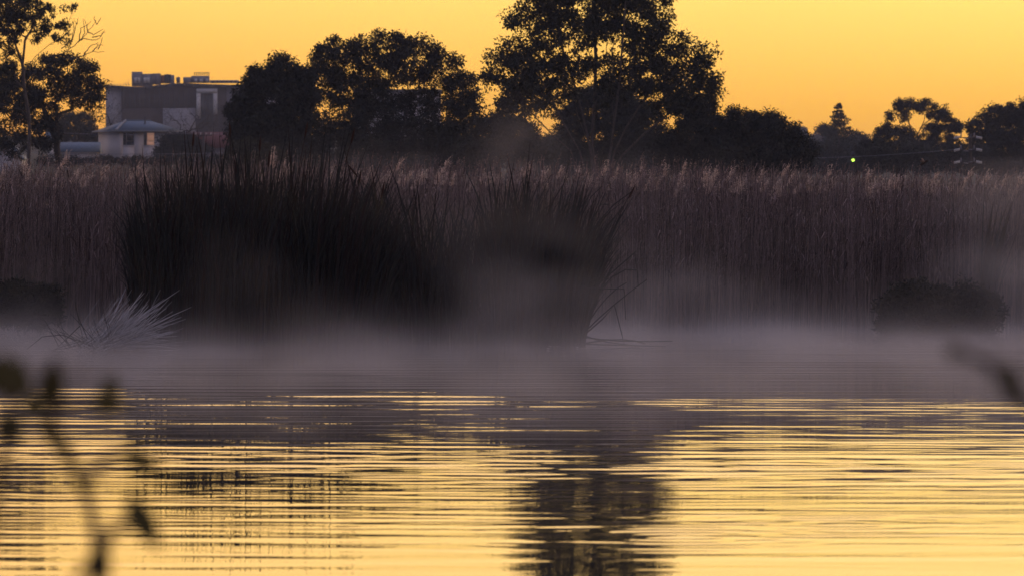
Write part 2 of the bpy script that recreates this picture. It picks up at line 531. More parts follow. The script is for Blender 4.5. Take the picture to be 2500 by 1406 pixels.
# ------------------------------------------------------------------ bulrush clumps
def blades(n, base, spread, top_h, fan, bias, wid=(0.012, 0.024), droop=0.25, K_=7):
    """curved tapering blades: base (n,3) ..."""
    f = np.linspace(0, 1, K_)
    h = top_h
    leanx = fan[:, 0] + bias
    leany = fan[:, 1]
    tipd = rng.uniform(0, droop, n) ** 1.5
    x = base[:, None, 0] + (leanx * h)[:, None] * f[None] ** 1.6 + (np.sign(leanx) * tipd * h)[:, None] * f[None] ** 5
    y = base[:, None, 1] + (leany * h)[:, None] * f[None] ** 1.6
    z = base[:, None, 2] + h[:, None] * (f[None] - (tipd[:, None]) * f[None] ** 6 * 0.5)
    pts = np.stack([x, y, z], -1)
    w = rng.uniform(wid[0], wid[1], n)[:, None] * np.array([0.8, 1, 1, 0.95, 0.8, 0.5, 0.04])[None]
    return pts, w

def bulrush(name, label, px0, px1, D, dep, n, topf, fanf, biasf, nblade=36, seed=0, heads=0, dens=None):
    """topf(px)->photograph row of the blade tops, biasf(px)->sideways lean"""
    c = (px0 + px1) / 2
    base_pt = P(c, HOR, D); base_pt[2] = 0
    t = thing(name, label, 'bulrush', base_pt)
    def make(k, big=False):
        px = rng.uniform(px0, px1, k) if dens is None else dens(k)
        dy = rng.uniform(0, dep, k)
        d = D + dy
        x = (px - 1250) * K * d
        b = np.stack([x - base_pt[0], dy, np.full(k, -0.15)], 1)
        tops = topf(px)
        h = (CAM_H + (HOR - tops) * K * d + 0.15) * (rng.beta(2.0, 1.7, k) * 0.66 + 0.36 if not big else rng.uniform(0.90, 1.13, k))
        fan = np.stack([rng.normal(0, fanf, k), rng.normal(0, 0.06, k)], 1)
        fan[:, 0] *= np.where(rng.random(k) < 0.2, 2.4, 1.0)
        return blades(k, b, None, h, fan, biasf(px), wid=(0.014, 0.028) if not big else (0.030, 0.055), droop=0.30 if not big else 0.12)
    m1, m2 = MB(), MB()
    pts, w = make(int(n * 0.72)); m1.ribbons(pts, w, horiz(len(pts)) * 0.7 + np.array([0.5, 0, 0]))
    pts, w = make(int(n * 0.28)); m2.ribbons(pts, w, horiz(len(pts)) * 0.7 + np.array([0.5, 0, 0]))
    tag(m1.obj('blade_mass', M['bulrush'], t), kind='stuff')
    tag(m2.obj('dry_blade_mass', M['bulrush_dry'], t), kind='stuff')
    for i in range(nblade):
        pts, w = make(1, True)
        b = MB().ribbons(pts, w, np.array([[1.0, rng.uniform(-0.5, 0.5), 0]]))
        # a second narrow face at an angle gives the blade its channelled section
        b.ribbons(pts + np.array([0, 0.004, 0]), w * 0.6, np.array([[0.5, 1.0, 0]]))
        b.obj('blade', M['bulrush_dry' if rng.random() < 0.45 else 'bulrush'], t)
    for i in range(heads):
        pts, w = make(1, True)
        pts = pts * np.array([1, 1, 0.97])
        s = MB().tubes(pts, np.full((1, 7), 0.006), 4).obj('flower_stalk', M['bulrush_dry'], t)
        q = pts[0, -1]; d = pts[0, -1] - pts[0, -3]; d /= np.linalg.norm(d)
        f = np.linspace(0, 1, 7)
        MB().tubes((q[None] - d[None] * 0.12 + d[None] * 0.27 * f[:, None])[None], np.array([[0.006, 0.016, 0.019, 0.019, 0.017, 0.010, 0.003]]), 6).obj('seed_head', M['seed_head'], s)
    return t
I = np.interp
bulrush('bulrush_clump', 'tallest dark bulrush clump, beside the pale frosted tussock', 325, 640, 92.4, 3.6, 4200,
        lambda p: I(p, [320, 360, 420, 470, 640], [500, 410, 352, 360, 365]), 0.035, lambda p: I(p, [320, 400, 640], [-0.05, 0.0, 0.02]), 42, heads=4)
bulrush('bulrush_clump', 'dense dark bulrush clump with blades bowing over to one side at its edge', 600, 935, 92.6, 3.8, 4400,
        lambda p: I(p, [600, 700, 780, 860, 935], [370, 350, 356, 390, 500]), 0.05, lambda p: I(p, [600, 740, 850, 935], [0.0, 0.03, 0.11, 0.16]), 40, heads=5)
bulrush('bulrush_clump', 'sparse low bulrush stand between two denser dark clumps', 905, 1260, 93.2, 3.2, 1500,
        lambda p: I(p, [900, 960, 1030, 1120, 1260], [410, 400, 410, 470, 440]), 0.10, lambda p: I(p, [900, 980, 1100, 1260], [-0.12, -0.06, 0.02, 0.04]), 34, heads=1)
bulrush('bulrush_clump', 'bulrush clump fanning out over the open water with bent stalks at its edge', 1190, 1425, 92.6, 3.0, 2900,
        lambda p: I(p, [1190, 1250, 1330, 1425], [460, 400, 410, 480]), 0.06, lambda p: I(p, [1190, 1300, 1380, 1425], [0.0, 0.04, 0.13, 0.22]), 34, heads=2)
fan_clump = [o for o in COL.objects if o.name.startswith('bulrush_clump')][-1]
# low sheaf filling the body of the stand so no daylight shows at the foot
# bent and fallen stalks of the fanning clump
bent = [[(1405, 835), (1430, 720), (1552, 615), (1558, 700)], [(1400, 840), (1480, 760), (1580, 682)], [(1410, 830), (1470, 780), (1500, 745), (1525, 842)],
        [(1395, 830), (1450, 640), (1500, 560)], [(1400, 820), (1440, 640), (1520, 505)], [(1390, 835), (1480, 690), (1556, 660)],
        [(1420, 700), (1470, 705), (1524, 706), (1528, 780)], [(1425, 690), (1485, 680), (1488, 720)], [(1400, 815), (1490, 830), (1640, 832)],
        [(1405, 838), (1500, 842), (1625, 851)], [(1410, 810), (1470, 832), (1560, 848)], [(1400, 845), (1500, 828), (1575, 838)], [(1430, 640), (1480, 600), (1455, 690)],
        [(1408, 836), (1470, 740), (1530, 690)], [(1395, 800), (1425, 620), (1478, 470)], [(1385, 800), (1412, 560), (1470, 455)], [(1390, 830), (1440, 560), (1485, 500)],
        [(1400, 700), (1450, 560), (1540, 470)], [(1120, 700), (1165, 790), (1175, 850)], [(1165, 752), (1190, 780), (1205, 798)]]
for pl_ in bent:
    D = 92.6 + rng.uniform(-0.2, 0.9)
    q = np.array([P(a, b, D) for a, b in pl_])
    q[:, 1] += rng.uniform(-0.15, 0.15, len(q))
    q[:, 2] = np.maximum(q[:, 2], 0.012)
    q -= np.array(fan_clump.location)
    if len(q) == 3:      # soft bow
        f = np.linspace(0, 1, 6)[:, None]
        q = (1 - f) ** 2 * q[0] + 2 * f * (1 - f) * (2 * q[1] - 0.5 * q[0] - 0.5 * q[2]) + f ** 2 * q[2]
    MB().tubes(q[None], np.linspace(0.014, 0.007, len(q))[None], 4).obj('bent_stalk', M['rush_dark'], fan_clump)

# tall thin blades in the mist at the far right
bulrush('bulrush_clump', 'thin bulrush tuft rising behind the low dark shrub', 2385, 2425, 107.0, 0.8, 90,
        lambda p: I(p, [2380, 2430], [500, 490]), 0.05, lambda p: 0.09 + 0 * p, 14)

# ------------------------------------------------------------------ frosted rush tussock
tus_base = P(240, 855, 2.0 / ((855 - HOR) * K)); tus_base[2] = 0
tus = thing('rush_tussock', 'pale frosted tussock of stiff rush stalks spraying sideways from the water', 'tussock', tus_base)
SC = K * 90.5
def spray(k, lo, hi, lmin, lmax, rad):
    a = np.radians(rng.uniform(lo, hi, k))
    el = rng.uniform(-0.5, 0.5, k)
    ln = rng.uniform(lmin, lmax, k) * SC
    b = np.stack([rng.normal(0.05, 0.22, k), rng.normal(0, 0.18, k), rng.uniform(0.0, 0.10, k)], 1)
    d = np.stack([np.cos(a) * np.cos(el), np.sin(el) * 0.8, np.sin(a)], 1)
    f = np.linspace(0, 1, 5)
    sag = rng.uniform(0, 0.16, k)
    pts = b[:, None] + d[:, None] * (ln[:, None] * f[None])[..., None]
    pts[..., 2] -= (sag * ln)[:, None] * f[None] ** 2.5
    pts[..., 2] = np.maximum(pts[..., 2], 0.006)
    return pts, rad * np.array([1, 1, 0.9, 0.75, 0.4])[None] * rng.uniform(0.7, 1.2, k)[:, None]
m = MB(); p_, r_ = spray(420, 4, 62, 55, 170, 0.0050); m.tubes(p_, r_, 3)
tag(m.obj('stalk_mass', M['rush'], tus), kind='stuff')
m = MB(); p_, r_ = spray(60, 100, 172, 40, 110, 0.006); m.tubes(p_, r_, 3)
tag(m.obj('dark_stalk_mass', M['rush_dark'], tus), kind='stuff')
for tx, ty in ((307, 702), (352, 715), (440, 708), (465, 750), (445, 773), (402, 730), (405, 752), (335, 740), (350, 748), (320, 745), (290, 745), (425, 808), (432, 820), (400, 790), (410, 830), (375, 760), (420, 770), (385, 752), (300, 760), (280, 765)):
    q1 = np.array([(tx - 240) * SC, rng.uniform(-0.25, 0.25), (855 - ty) * SC])
    q0 = np.array([rng.uniform(-0.05, 0.25), rng.uniform(-0.15, 0.1), 0.03])
    f = np.linspace(0, 1, 6)[:, None]
    q = q0 + (q1 - q0) * f; q[:, 2] += 0.06 * np.sin(f[:, 0] * PI) * rng.uniform(-0.5, 1.0)
    MB().tubes(q[None], np.array([[0.008, 0.008, 0.0075, 0.007, 0.006, 0.003]]), 5).obj('stalk', M['rush'], tus)
for pl_ in ([(200, 840), (150, 822), (105, 826), (66, 858)], [(215, 835), (170, 845), (128, 860)], [(210, 842), (160, 855), (126, 861)], [(195, 800), (165, 830), (140, 852)], [(215, 830), (190, 775), (185, 740)]):
    q = np.array([[(a - 240) * SC, rng.uniform(-0.2, 0.1), max(0.006, (860 - b) * SC)] for a, b in pl_])
    MB().tubes(q[None], np.linspace(0.009, 0.005, len(q))[None], 5).obj('arched_stalk', M['rush_dark'], tus)

# ------------------------------------------------------------------ trees
def grow(trunks, attract, jitter=0.12, balance=0.35, start_r=None):
    """skeleton: starting polylines (list of (k,3)), then join every attractor to the cheapest node"""
    nodes, parent, plen = [], [], []
    for tl, tp in trunks:
        for i, p in enumerate(tl):
            if i == 0:
                if tp is None: pr = -1
                else: pr = int(np.argmin(np.linalg.norm(np.array(nodes) - p, axis=1)))
            else: pr = len(nodes) - 1
            nodes.append(np.array(p, float)); parent.append(pr)
            plen.append(0 if pr < 0 else plen[pr] + np.linalg.norm(nodes[pr] - p))
    A = np.asarray(attract)
    left = list(range(len(A)))
    Nn = np.array(nodes); Pl = np.array(plen)
    d = np.linalg.norm(A[:, None] - Nn[None], axis=2) + balance * Pl[None]
    best = d.min(1); bi = d.argmin(1)
    done = np.zeros(len(A), bool)
    while not done.all():
        sc_ = np.where(done, 1e9, best - balance * 0)
        k = int(sc_.argmin()); done[k] = True
        s = bi[k]; p0 = nodes[s]; p1 = A[k]
        ln = np.linalg.norm(p1 - p0)
        ns = 3 if ln > 0.5 else 2
        new = []
        for j in range(1, ns + 1):
            f = j / ns
            q = p0 + (p1 - p0) * f
            if j < ns:
                q = q + rng.normal(0, jitter * ln, 3) + np.array([0, 0, 0.10 * ln * math.sin(PI * f)])
            pr = s if j == 1 else len(nodes) - 1
            nodes.append(q); parent.append(pr); plen.append(plen[pr] + np.linalg.norm(nodes[pr] - q))
            new.append(len(nodes) - 1)
        Q = np.array([nodes[j] for j in new]); Lq = np.array([plen[j] for j in new])
        dd = np.linalg.norm(A[:, None] - Q[None], axis=2) + balance * Lq[None]
        m_ = dd.min(1); mi = dd.argmin(1)
        up = m_ < best
        best = np.where(up, m_, best); bi = np.where(up, np.array(new)[mi], bi)
    return np.array(nodes), np.array(parent)
def branch_mesh(nodes, parent, r_tip, r_base, m=5, power=0.5):
    n = len(nodes)
    cnt = np.zeros(n)
    haschild = np.zeros(n, bool)
    haschild[parent[parent >= 0]] = True
    cnt[~haschild] = 1
    for i in range(n - 1, -1, -1):
        if parent[i] >= 0: cnt[parent[i]] += cnt[i]
    r = r_tip * np.maximum(cnt, 1) ** power
    r = np.minimum(r, r_base)
    e = np.where(parent >= 0)[0]
    pts = np.stack([nodes[parent[e]], nodes[e]], 1)
    rad = np.stack([np.maximum(r[e], np.minimum(r[parent[e]], r[e] * 1.6)), r[e]], 1)
    mb = MB()
    big = rad[:, 0] > 0.05
    if big.any(): mb.tubes(pts[big], rad[big], 7)
    if (~big).any(): mb.tubes(pts[~big], rad[~big], 3)
    return mb
def lobes_to_points(lobes, D, n, depth=0.8, shell=0.45, mind=0.0):
    w = np.array([l[2] * l[3] * (l[4] if len(l) > 4 else 1.0) for l in lobes], float); w /= w.sum()
    pts = []
    tries = 0
    while len(pts) < n and tries < n * 30:
        tries += 1
        l = lobes[rng.choice(len(lobes), p=w)]
        v = rng.normal(size=3); v /= np.linalg.norm(v)
        rr = shell + (1 - shell) * rng.random() ** 0.5 if rng.random() < 0.75 else rng.random() ** (1 / 3)
        off = (l[5] if len(l) > 5 else 0.0)
        c = P(l[0], l[1], D)
        q = c + v * rr * np.array([l[2], l[2] * depth, l[3]]) * K * D + np.array([0, off, 0])
        if mind > 0 and pts and np.min(np.linalg.norm(np.array(pts) - q, axis=1)) < mind: continue
        pts.append(q)
    return np.array(pts)
def foliage(pts, per, radius, ll, lw, droop=0.5, flat=0.8):
    n = len(pts) * per
    c = np.repeat(pts, per, 0)
    v = rng.normal(size=(n, 3)); v /= np.linalg.norm(v, axis=1, keepdims=True)
    rr = rng.random(n) ** 0.55 * np.repeat(rng.uniform(0.55, 1.25, len(pts)), per) * radius
    pos = c + v * rr[:, None] * np.array([1, 1, flat])
    d = rng.normal(size=(n, 3)) * 0.7 + v * 0.6 + np.array([0, 0, -droop])
    mb = MB()
    mb.leaves(pos, d, rng.uniform(0.6, 1.3, n) * ll, rng.uniform(0.7, 1.3, n) * lw)
    return mb
def tree(name, label, D, base_px, base_py, lobes, n, per, rad_px, leaf_px, trunks=None, mats=('bark_dark', 'dark_leaf'), r_tip=0.6, r_base=8, droop=0.5,
         depth=0.8, shell=0.45, group=None, balance=0.35, cat='tree', bare=None, jitter=0.12, mind_px=0):
    base = P(base_px, base_py, D); base[2] = float(terrain(base[0], D)) - 0.1
    t = thing(name, label, cat, base, group)
    pts = lobes_to_points(lobes, D, n, depth, shell, mind_px * K * D)
    trk = []
    s = K * D
    if not trunks:
        cx = np.average([l[0] for l in lobes], weights=[l[2] * l[3] for l in lobes]); cyy = np.average([l[1] for l in lobes], weights=[l[2] * l[3] for l in lobes])
        trunks = [[(base_px, base_py), ((base_px * 2 + cx) / 3 + 3, base_py * 0.6 + cyy * 0.4), (cx, cyy * 0.9 + base_py * 0.1)]]
    for i, tl in enumerate(trunks):
        q = np.array([P(a, b, D) for a, b in tl])
        if i == 0 or tl[0][1] >= base_py - 2:
            q[0, 2] = base[2]
        q[:, 1] += np.linspace(0, rng.uniform(-0.15, 0.15) * np.ptp(q[:, 2]), len(q)) if i else 0
        trk.append((q, None if i == 0 else True))
    allp = pts
    if bare:
        bp = []
        for tl in bare:
            q = np.array([P(a, b, D) for a, b in tl]); q[:, 1] += np.linspace(0, rng.uniform(-0.5, 0.5), len(q))
            f_ = np.linspace(0, 1, 3 * len(q)); fi_ = np.linspace(0, 1, len(q))
            qq = np.stack([np.interp(f_, fi_, q[:, k]) for k in range(3)], 1)
            qq[1:-1] += rng.normal(0, 0.9 * s, (len(qq) - 2, 3))
            MB().tubes((qq - base)[None], np.linspace(1.35 * s, 0.5 * s, len(qq))[None], 4).obj('dead_branch', M[mats[0]], t)
    nodes, par = grow(trk, allp, balance=balance, jitter=jitter)
    nodes = nodes - base
    branch_mesh(nodes, par, r_tip * s, r_base * s).obj('trunk', M[mats[0]], t, smooth=True)
    f = foliage(pts - base, per, rad_px * s, leaf_px * s, leaf_px * 0.45 * s, droop)
    f.obj('crown', M[mats[1]], t)
    return t

# the big many-stemmed gum, its top above the picture
tree('gum_tree', 'tallest spreading gum with many pale stems fanning from its foot', 300, 1455, 425,
     [(1265, 190, 80, 90), (1235, 130, 48, 50), (1300, 60, 70, 80), (1390, 90, 90, 110), (1340, 200, 70, 70), (1440, 10, 110, 100), (1500, 120, 80, 110), (1560, 60, 85, 90),
      (1610, 110, 60, 80), (1690, 130, 58, 48), (1640, 200, 75, 65), (1705, 215, 45, 40), (1725, 240, 26, 26), (1430, 220, 80, 50), (1520, 220, 70, 50), (1290, 260, 60, 32), (1260, 230, 45, 45),
      (1680, 265, 50, 26, 2.5), (1715, 170, 45, 40), (1650, 240, 60, 40, 1.5), (1730, 245, 26, 30, 3.0), (1225, 250, 34, 40), (1215, 190, 34, 50), (1300, 230, 70, 60), (1380, -40, 120, 90), (1500, -60, 120, 100), (1560, -20, 90, 90), (1300, -50, 60, 80), (1440, -170, 150, 120), (1540, -180, 100, 100), (1350, -180, 80, 100), (1450, -300, 120, 90), (1600, 180, 60, 50)],
     980, 96, 26, 9.5,
     trunks=[[(1455, 425), (1440, 360), (1425, 290), (1400, 200), (1370, 110), (1350, 0)], [(1455, 425), (1445, 340), (1452, 250), (1455, 150), (1450, 20), (1445, -150)],
             [(1470, 425), (1492, 360), (1500, 290), (1512, 200), (1520, 90), (1530, -40)], [(1478, 425), (1500, 372), (1530, 310), (1575, 240), (1620, 170), (1660, 130)],
             [(1440, 425), (1415, 370), (1380, 310), (1345, 240), (1310, 170)], [(1425, 425), (1395, 370), (1350, 330), (1310, 290), (1270, 240)], [(1485, 425), (1515, 385), (1570, 330), (1625, 285), (1690, 230)],
             [(1500, 300), (1490, 220), (1480, 120), (1490, 0)], [(1440, 360), (1410, 280), (1395, 190)]],
     mats=('bark_pale', 'gum_leaf'), r_tip=0.34, r_base=6.5, droop=0.45, shell=0.3, depth=0.75, balance=0.25)

# broad dark trees left of it
tree('willow_tree', 'broad dome-shaped dark tree with sky showing through its middle', 325, 960, 420,
     [(930, 125, 75, 50), (830, 150, 70, 58), (1010, 140, 75, 48), (1075, 175, 60, 50), (1125, 225, 45, 60), (1145, 270, 28, 50), (790, 200, 55, 55), (850, 215, 60, 45), (1085, 290, 55, 60), (830, 290, 70, 60),
      (900, 330, 80, 50), (1010, 330, 75, 50), (770, 340, 60, 60), (1110, 340, 55, 50), (940, 180, 55, 30), (1020, 195, 45, 22, 0.5), (880, 250, 40, 40), (960, 280, 50, 40), (1030, 250, 50, 35), (930, 230, 45, 30), (950, 165, 100, 35, 0.2), (1000, 205, 70, 22, 0.2)],
     720, 98, 22, 8.0, mats=('bark_dark', 'dark_leaf'), trunks=[[(960, 420), (955, 330), (935, 240), (915, 170)], [(960, 420), (985, 320), (1030, 230), (1060, 185)], [(955, 420), (900, 320), (850, 240), (830, 180)], [(935, 240), (945, 200), (930, 140)], [(985, 320), (1000, 230), (985, 160)]],
     r_tip=0.3, r_base=7, droop=0.35, shell=0.5)
tree('willow_tree', 'smaller rounded dark tree leaning against the broad dome-shaped tree', 318, 660, 425,
     [(690, 180, 45, 42), (640, 205, 40, 40), (610, 240, 40, 40), (680, 245, 60, 50), (740, 220, 35, 50), (590, 290, 35, 50), (650, 310, 70, 55), (720, 300, 55, 60), (600, 350, 45, 45), (690, 370, 70, 45)],
     440, 125, 24, 8.5, mats=('bark_dark', 'dark_leaf'), r_tip=0.3, r_base=6, shell=0.5)
tree('shrub_tree', 'low olive bush in front of the smaller rounded dark tree', 290, 620, 430, [(600, 375, 45, 35), (650, 385, 50, 30), (570, 395, 30, 25)], 90, 70, 20, 7.0, mats=('bark_dark', 'olive_leaf'), cat='bush')
tree('shrub_tree', 'misty undergrowth bush between broad tree and the tallest gum', 310, 1210, 430, [(1200, 340, 55, 55), (1260, 330, 50, 50), (1170, 385, 60, 40), (1290, 380, 60, 45), (1230, 300, 40, 25)], 230, 110, 24, 8.0, mats=('bark_dark', 'dark_leaf'), cat='bush')
# round trees behind and right of the gum
tree('round_tree', 'dark domed tree standing close behind the stems of the tallest gum', 390, 1480, 420, [(1450, 270, 75, 55), (1520, 260, 60, 50), (1560, 300, 60, 60), (1400, 300, 50, 45), (1480, 330, 110, 50), (1470, 390, 110, 40), (1470, 235, 60, 30), (1530, 230, 40, 28)], 480, 105, 21, 7.5, cat='tree')
tree('round_tree', 'wide rounded dark bush tree to one side of the tallest gum', 300, 1800, 425,
     [(1690, 330, 55, 60), (1740, 320, 50, 55), (1800, 310, 60, 48), (1860, 320, 60, 45), (1910, 330, 45, 40), (1940, 365, 50, 45), (1640, 370, 55, 45), (1880, 375, 80, 45), (1760, 380, 90, 45), (1720, 290, 28, 22)],
     520, 120, 22, 8.0, mats=('bark_dark', 'dark_leaf'), r_tip=0.3, r_base=6, shell=0.5)

# left gum with open crown and dead branches
tree('gum_tree', 'open-crowned gum with bare dead branches reaching over the houses', 350, 66, 420,
     [(20, 40, 45, 50), (75, 25, 40, 35), (120, 40, 20, 30), (125, 70, 25, 22), (172, 22, 20, 14), (168, 42, 12, 16), (10, 95, 28, 30), (95, 105, 30, 20), (150, 68, 18, 16), (40, 0, 60, 30), (60, -60, 90, 60), (-40, 30, 50, 70), (-30, 120, 40, 40),
      (160, 110, 14, 8, 0.5), (60, 20, 70, 40), (10, 60, 50, 60), (135, 85, 35, 22), (100, 60, 30, 30), (20, 150, 30, 40), (20, 170, 25, 35), (-20, 210, 40, 40), (70, 60, 22, 22)],
     360, 50, 12.5, 7.5,
     trunks=[[(66, 420), (72, 350), (72, 290), (60, 220), (56, 160), (40, 115), (20, 65)], [(58, 180), (85, 140), (120, 110), (160, 85), (172, 40)], [(56, 160), (62, 100), (85, 60), (110, 20)], [(66, 410), (50, 360), (38, 320), (20, 305), (-20, 300)], [(72, 300), (55, 270), (25, 262), (-20, 245)], [(40, 115), (30, 70), (10, 40)]],
     bare=[[(200, 100), (208, 75), (204, 48)], [(225, 92), (246, 88), (258, 80)], [(236, 60), (244, 52), (248, 44)], [(240, 122), (248, 105), (250, 92)], [(205, 132), (222, 112), (240, 106)], [(150, 120), (175, 100), (180, 75), (176, 50)], [(120, 140), (160, 130), (190, 105), (215, 80), (235, 50)], [(160, 145), (195, 140), (225, 128), (256, 127)], [(190, 105), (205, 95), (240, 100), (256, 75)], [(215, 80), (230, 85), (252, 72)], [(170, 115), (185, 70), (190, 45)], [(215, 80), (212, 60), (205, 48)],
           [(225, 128), (240, 112), (252, 112)], [(235, 60), (230, 45), (231, 40)], [(190, 105), (200, 70), (222, 52)]],
     mats=('bark_pale', 'gum_leaf'), r_tip=0.34, r_base=5.5, shell=0.2, droop=0.5)
tree('round_tree', 'dense dark tree standing just behind the open-crowned gum', 365, 150, 415,
     [(150, 165, 70, 35), (205, 190, 45, 40), (232, 215, 26, 40), (100, 190, 60, 50), (40, 240, 50, 50), (90, 270, 60, 45), (200, 235, 55, 30), (150, 230, 40, 30, 0.5), (240, 270, 20, 20), (20, 330, 50, 60), (110, 330, 50, 40), (5, 210, 40, 60)],
     400, 72, 19, 7.5, mats=('bark_dark', 'dark_leaf'))

# far trees on the right
tree('cedar_tree', 'flat-topped umbrella tree with an open forked crown', 620, 2235, 400,
     [(2215, 262, 32, 20), (2190, 285, 26, 14), (2260, 262, 25, 16), (2295, 278, 32, 24), (2310, 300, 25, 22), (2165, 315, 26, 16), (2200, 325, 40, 14), (2280, 318, 30, 16), (2335, 312, 16, 14), (2230, 345, 60, 22), (2150, 340, 20, 18), (2300, 345, 50, 20)],
     330, 80, 11, 5.5, trunks=[[(2235, 400), (2232, 345), (2222, 310), (2212, 275)], [(2232, 345), (2250, 310), (2285, 280)], [(2232, 345), (2200, 325), (2170, 318)]], r_tip=0.25, r_base=3.5, shell=0.3)
tree('cedar_tree', 'large dark rounded tree rising beyond the pole with crossarms', 560, 2450, 410,
     [(2490, 275, 60, 28), (2440, 285, 50, 25), (2395, 310, 35, 25), (2470, 320, 80, 35), (2550, 290, 60, 45), (2420, 350, 60, 35), (2520, 360, 80, 40)], 380, 110, 15, 6.5, r_tip=0.25, r_base=4)
for lab, D, bx, by, lb in (
    ('hazy low bush tree under the flat-topped umbrella tree', 520, 2190, 415, [(2130, 365, 45, 28), (2180, 370, 50, 28), (2240, 375, 55, 25), (2160, 395, 60, 20)]),
    ('hazy low bush tree beside the pole with crossarms', 540, 2320, 415, [(2300, 375, 50, 25), (2350, 380, 45, 25), (2400, 380, 40, 25), (2340, 395, 80, 20)]),
    ('small far tree touching the layered conifer', 950, 2010, 400, [(2010, 318, 16, 10), (2030, 325, 20, 10), (2095, 335, 22, 12), (2060, 360, 50, 25), (2020, 355, 30, 25)]),
    ('hazy bushes between wide rounded tree and conifer', 700, 2020, 410, [(2000, 385, 30, 22), (2050, 385, 40, 22), (2110, 375, 35, 22), (1985, 360, 18, 18)]),
    ('faint blue treetop on the far ridge', 1900, 1960, 350, [(1955, 322, 22, 12), (1990, 335, 20, 10), (1930, 335, 25, 14), (1970, 350, 40, 18), (2020, 350, 40, 16), (2100, 352, 40, 14)])):
    tree('far_tree', lab, D, bx, by, lb, 200, 80, 11, 5.5, r_tip=0.25, r_base=2.5)

# undergrowth closing the foot of the tree belt
for i, (lab, D, px, py, w, h) in enumerate((
    ('dark undergrowth thicket below the smaller rounded dark tree', 345, 690, 385, 130, 42), ('dark undergrowth thicket below the broad dome-shaped tree', 350, 920, 375, 140, 50),
    ('dark undergrowth thicket beside the misty gap before the tallest gum', 355, 1120, 375, 90, 50), ('faint thicket seen through the stems of the tallest gum', 420, 1350, 375, 110, 55),
    ('dark thicket behind the foot of the tallest gum', 410, 1580, 375, 110, 55), ('dark thicket below the wide rounded bush tree', 330, 1800, 395, 170, 35),
    ('hazy thicket under the layered conifer', 640, 2030, 392, 90, 30), ('hazy thicket between umbrella tree and crossarm pole', 600, 2200, 385, 120, 38), ('hazy thicket under the large rounded tree by the pole', 580, 2440, 385, 140, 42))):
    tree('thicket', lab, D, px, 425, [(px - w * 0.55, py + 4, w * 0.5, h * 0.8), (px + w * 0.5, py + 6, w * 0.5, h * 0.75), (px, py - 3, w * 0.55, h), (px - w * 0.2, py + h * 0.5, w * 0.8, h * 0.5), (px + w * 0.3, py + h * 0.4, w * 0.7, h * 0.6)],
         230, 80, 20 if D < 500 else 14, 7.5 if D < 500 else 6.0, cat='bush')
# layered conifer
def conifer(name, label, D, px, base_py, top_py, half):
    base = P(px, base_py, D); base[2] = float(terrain(base[0], D)) - 0.1
    t = thing(name, label, 'tree', base)
    s = K * D
    H = CAM_H + (HOR - top_py) * s - base[2]
    f = np.linspace(0, 1, 8)
    MB().tubes(np.stack([0 * f, 0 * f, H * f], 1)[None], (np.linspace(3.0, 0.3, 8) * s)[None], 7).obj('trunk', M['bark_dark'], t, smooth=True)
    vis = (base_py - top_py) * s
    tiers = 24
    wood, lv = MB(), MB()
    for i in range(tiers):
        f = i / (tiers - 1)
        z = H - 0.02 * vis - vis * 0.98 * (f ** 1.05) + rng.normal(0, 0.008) * vis
        L0 = half * s * (0.04 + 0.96 * f ** 0.9)
        nb = 5
        for b in range(nb):
            a = b * 2 * PI / nb + i * 0.9 + rng.normal(0, 0.3)
            l = L0 * rng.uniform(0.55, 1.12)
            g = np.linspace(0, 1, 6)
            up = rng.uniform(0.0, 0.35)
            pts = np.stack([np.cos(a) * l * g, np.sin(a) * l * g, z + l * (up * g ** 2 - 0.10 * g)], 1)
            wood.tubes(pts[None], (np.linspace(0.7, 0.2, 6) * s)[None], 3)
            nl = int(24 + 150 * f)
            u = rng.uniform(0.12, 1.03, nl)
            q = np.stack([np.interp(u, g, pts[:, k]) for k in range(3)], 1)
            dirr = np.array([np.cos(a), np.sin(a), 0.15]) * 0.9 + rng.normal(0, 0.5, (nl, 3)) + np.array([0, 0, 0.1])
            lv.leaves(q + rng.normal(0, (0.7 + 1.5 * f) * s, (nl, 3)) * np.array([1, 1, 1.5]), dirr, rng.uniform(4, 7.5, nl) * s * (0.55 + 0.45 * f), rng.uniform(2.2, 3.4, nl) * s)
    cr = lv.obj('crown', M['pine_leaf'], t)
    wood.obj('branches', M['bark_dark'], cr)
    return t
conifer('norfolk_pine', 'tall layered conifer with tiers of level branches and a narrow tip', 800, 2048, 400, 252, 74)

# bare winter trees and bushes round the houses
tree('bare_tree', 'leafless dark thicket in front of the long building', 760, 450, 345, [(400, 285, 30, 30), (440, 280, 40, 28), (500, 270, 45, 45), (540, 290, 40, 35), (470, 305, 60, 20)], 260, 3, 10, 3.0, r_tip=0.22, r_base=2.2, mats=('bark_dark', 'dark_leaf'), balance=0.15)
tree('bare_tree', 'leafless tree behind the corner of the white house', 780, 270, 330, [(265, 285, 25, 30), (285, 260, 18, 25), (240, 290, 20, 20)], 110, 3, 10, 3.0, r_tip=0.22, r_base=2.0, mats=('bark_dark', 'dark_leaf'), balance=0.15)
tree('garden_bush', 'rounded dark bush against the end of the white house', 640, 430, 390, [(420, 350, 32, 22), (455, 345, 35, 20), (400, 370, 25, 14), (480, 365, 40, 18)], 200, 90, 12, 5.0, mats=('bark_dark', 'dark_leaf'), cat='bush')
tree('garden_bush', 'brown bush behind the low blue roof', 720, 180, 370, [(170, 300, 35, 30), (205, 310, 30, 35), (150, 330, 30, 25), (225, 340, 20, 20)], 200, 90, 12, 5.0, mats=('bark_dark', 'olive_leaf'), cat='bush')
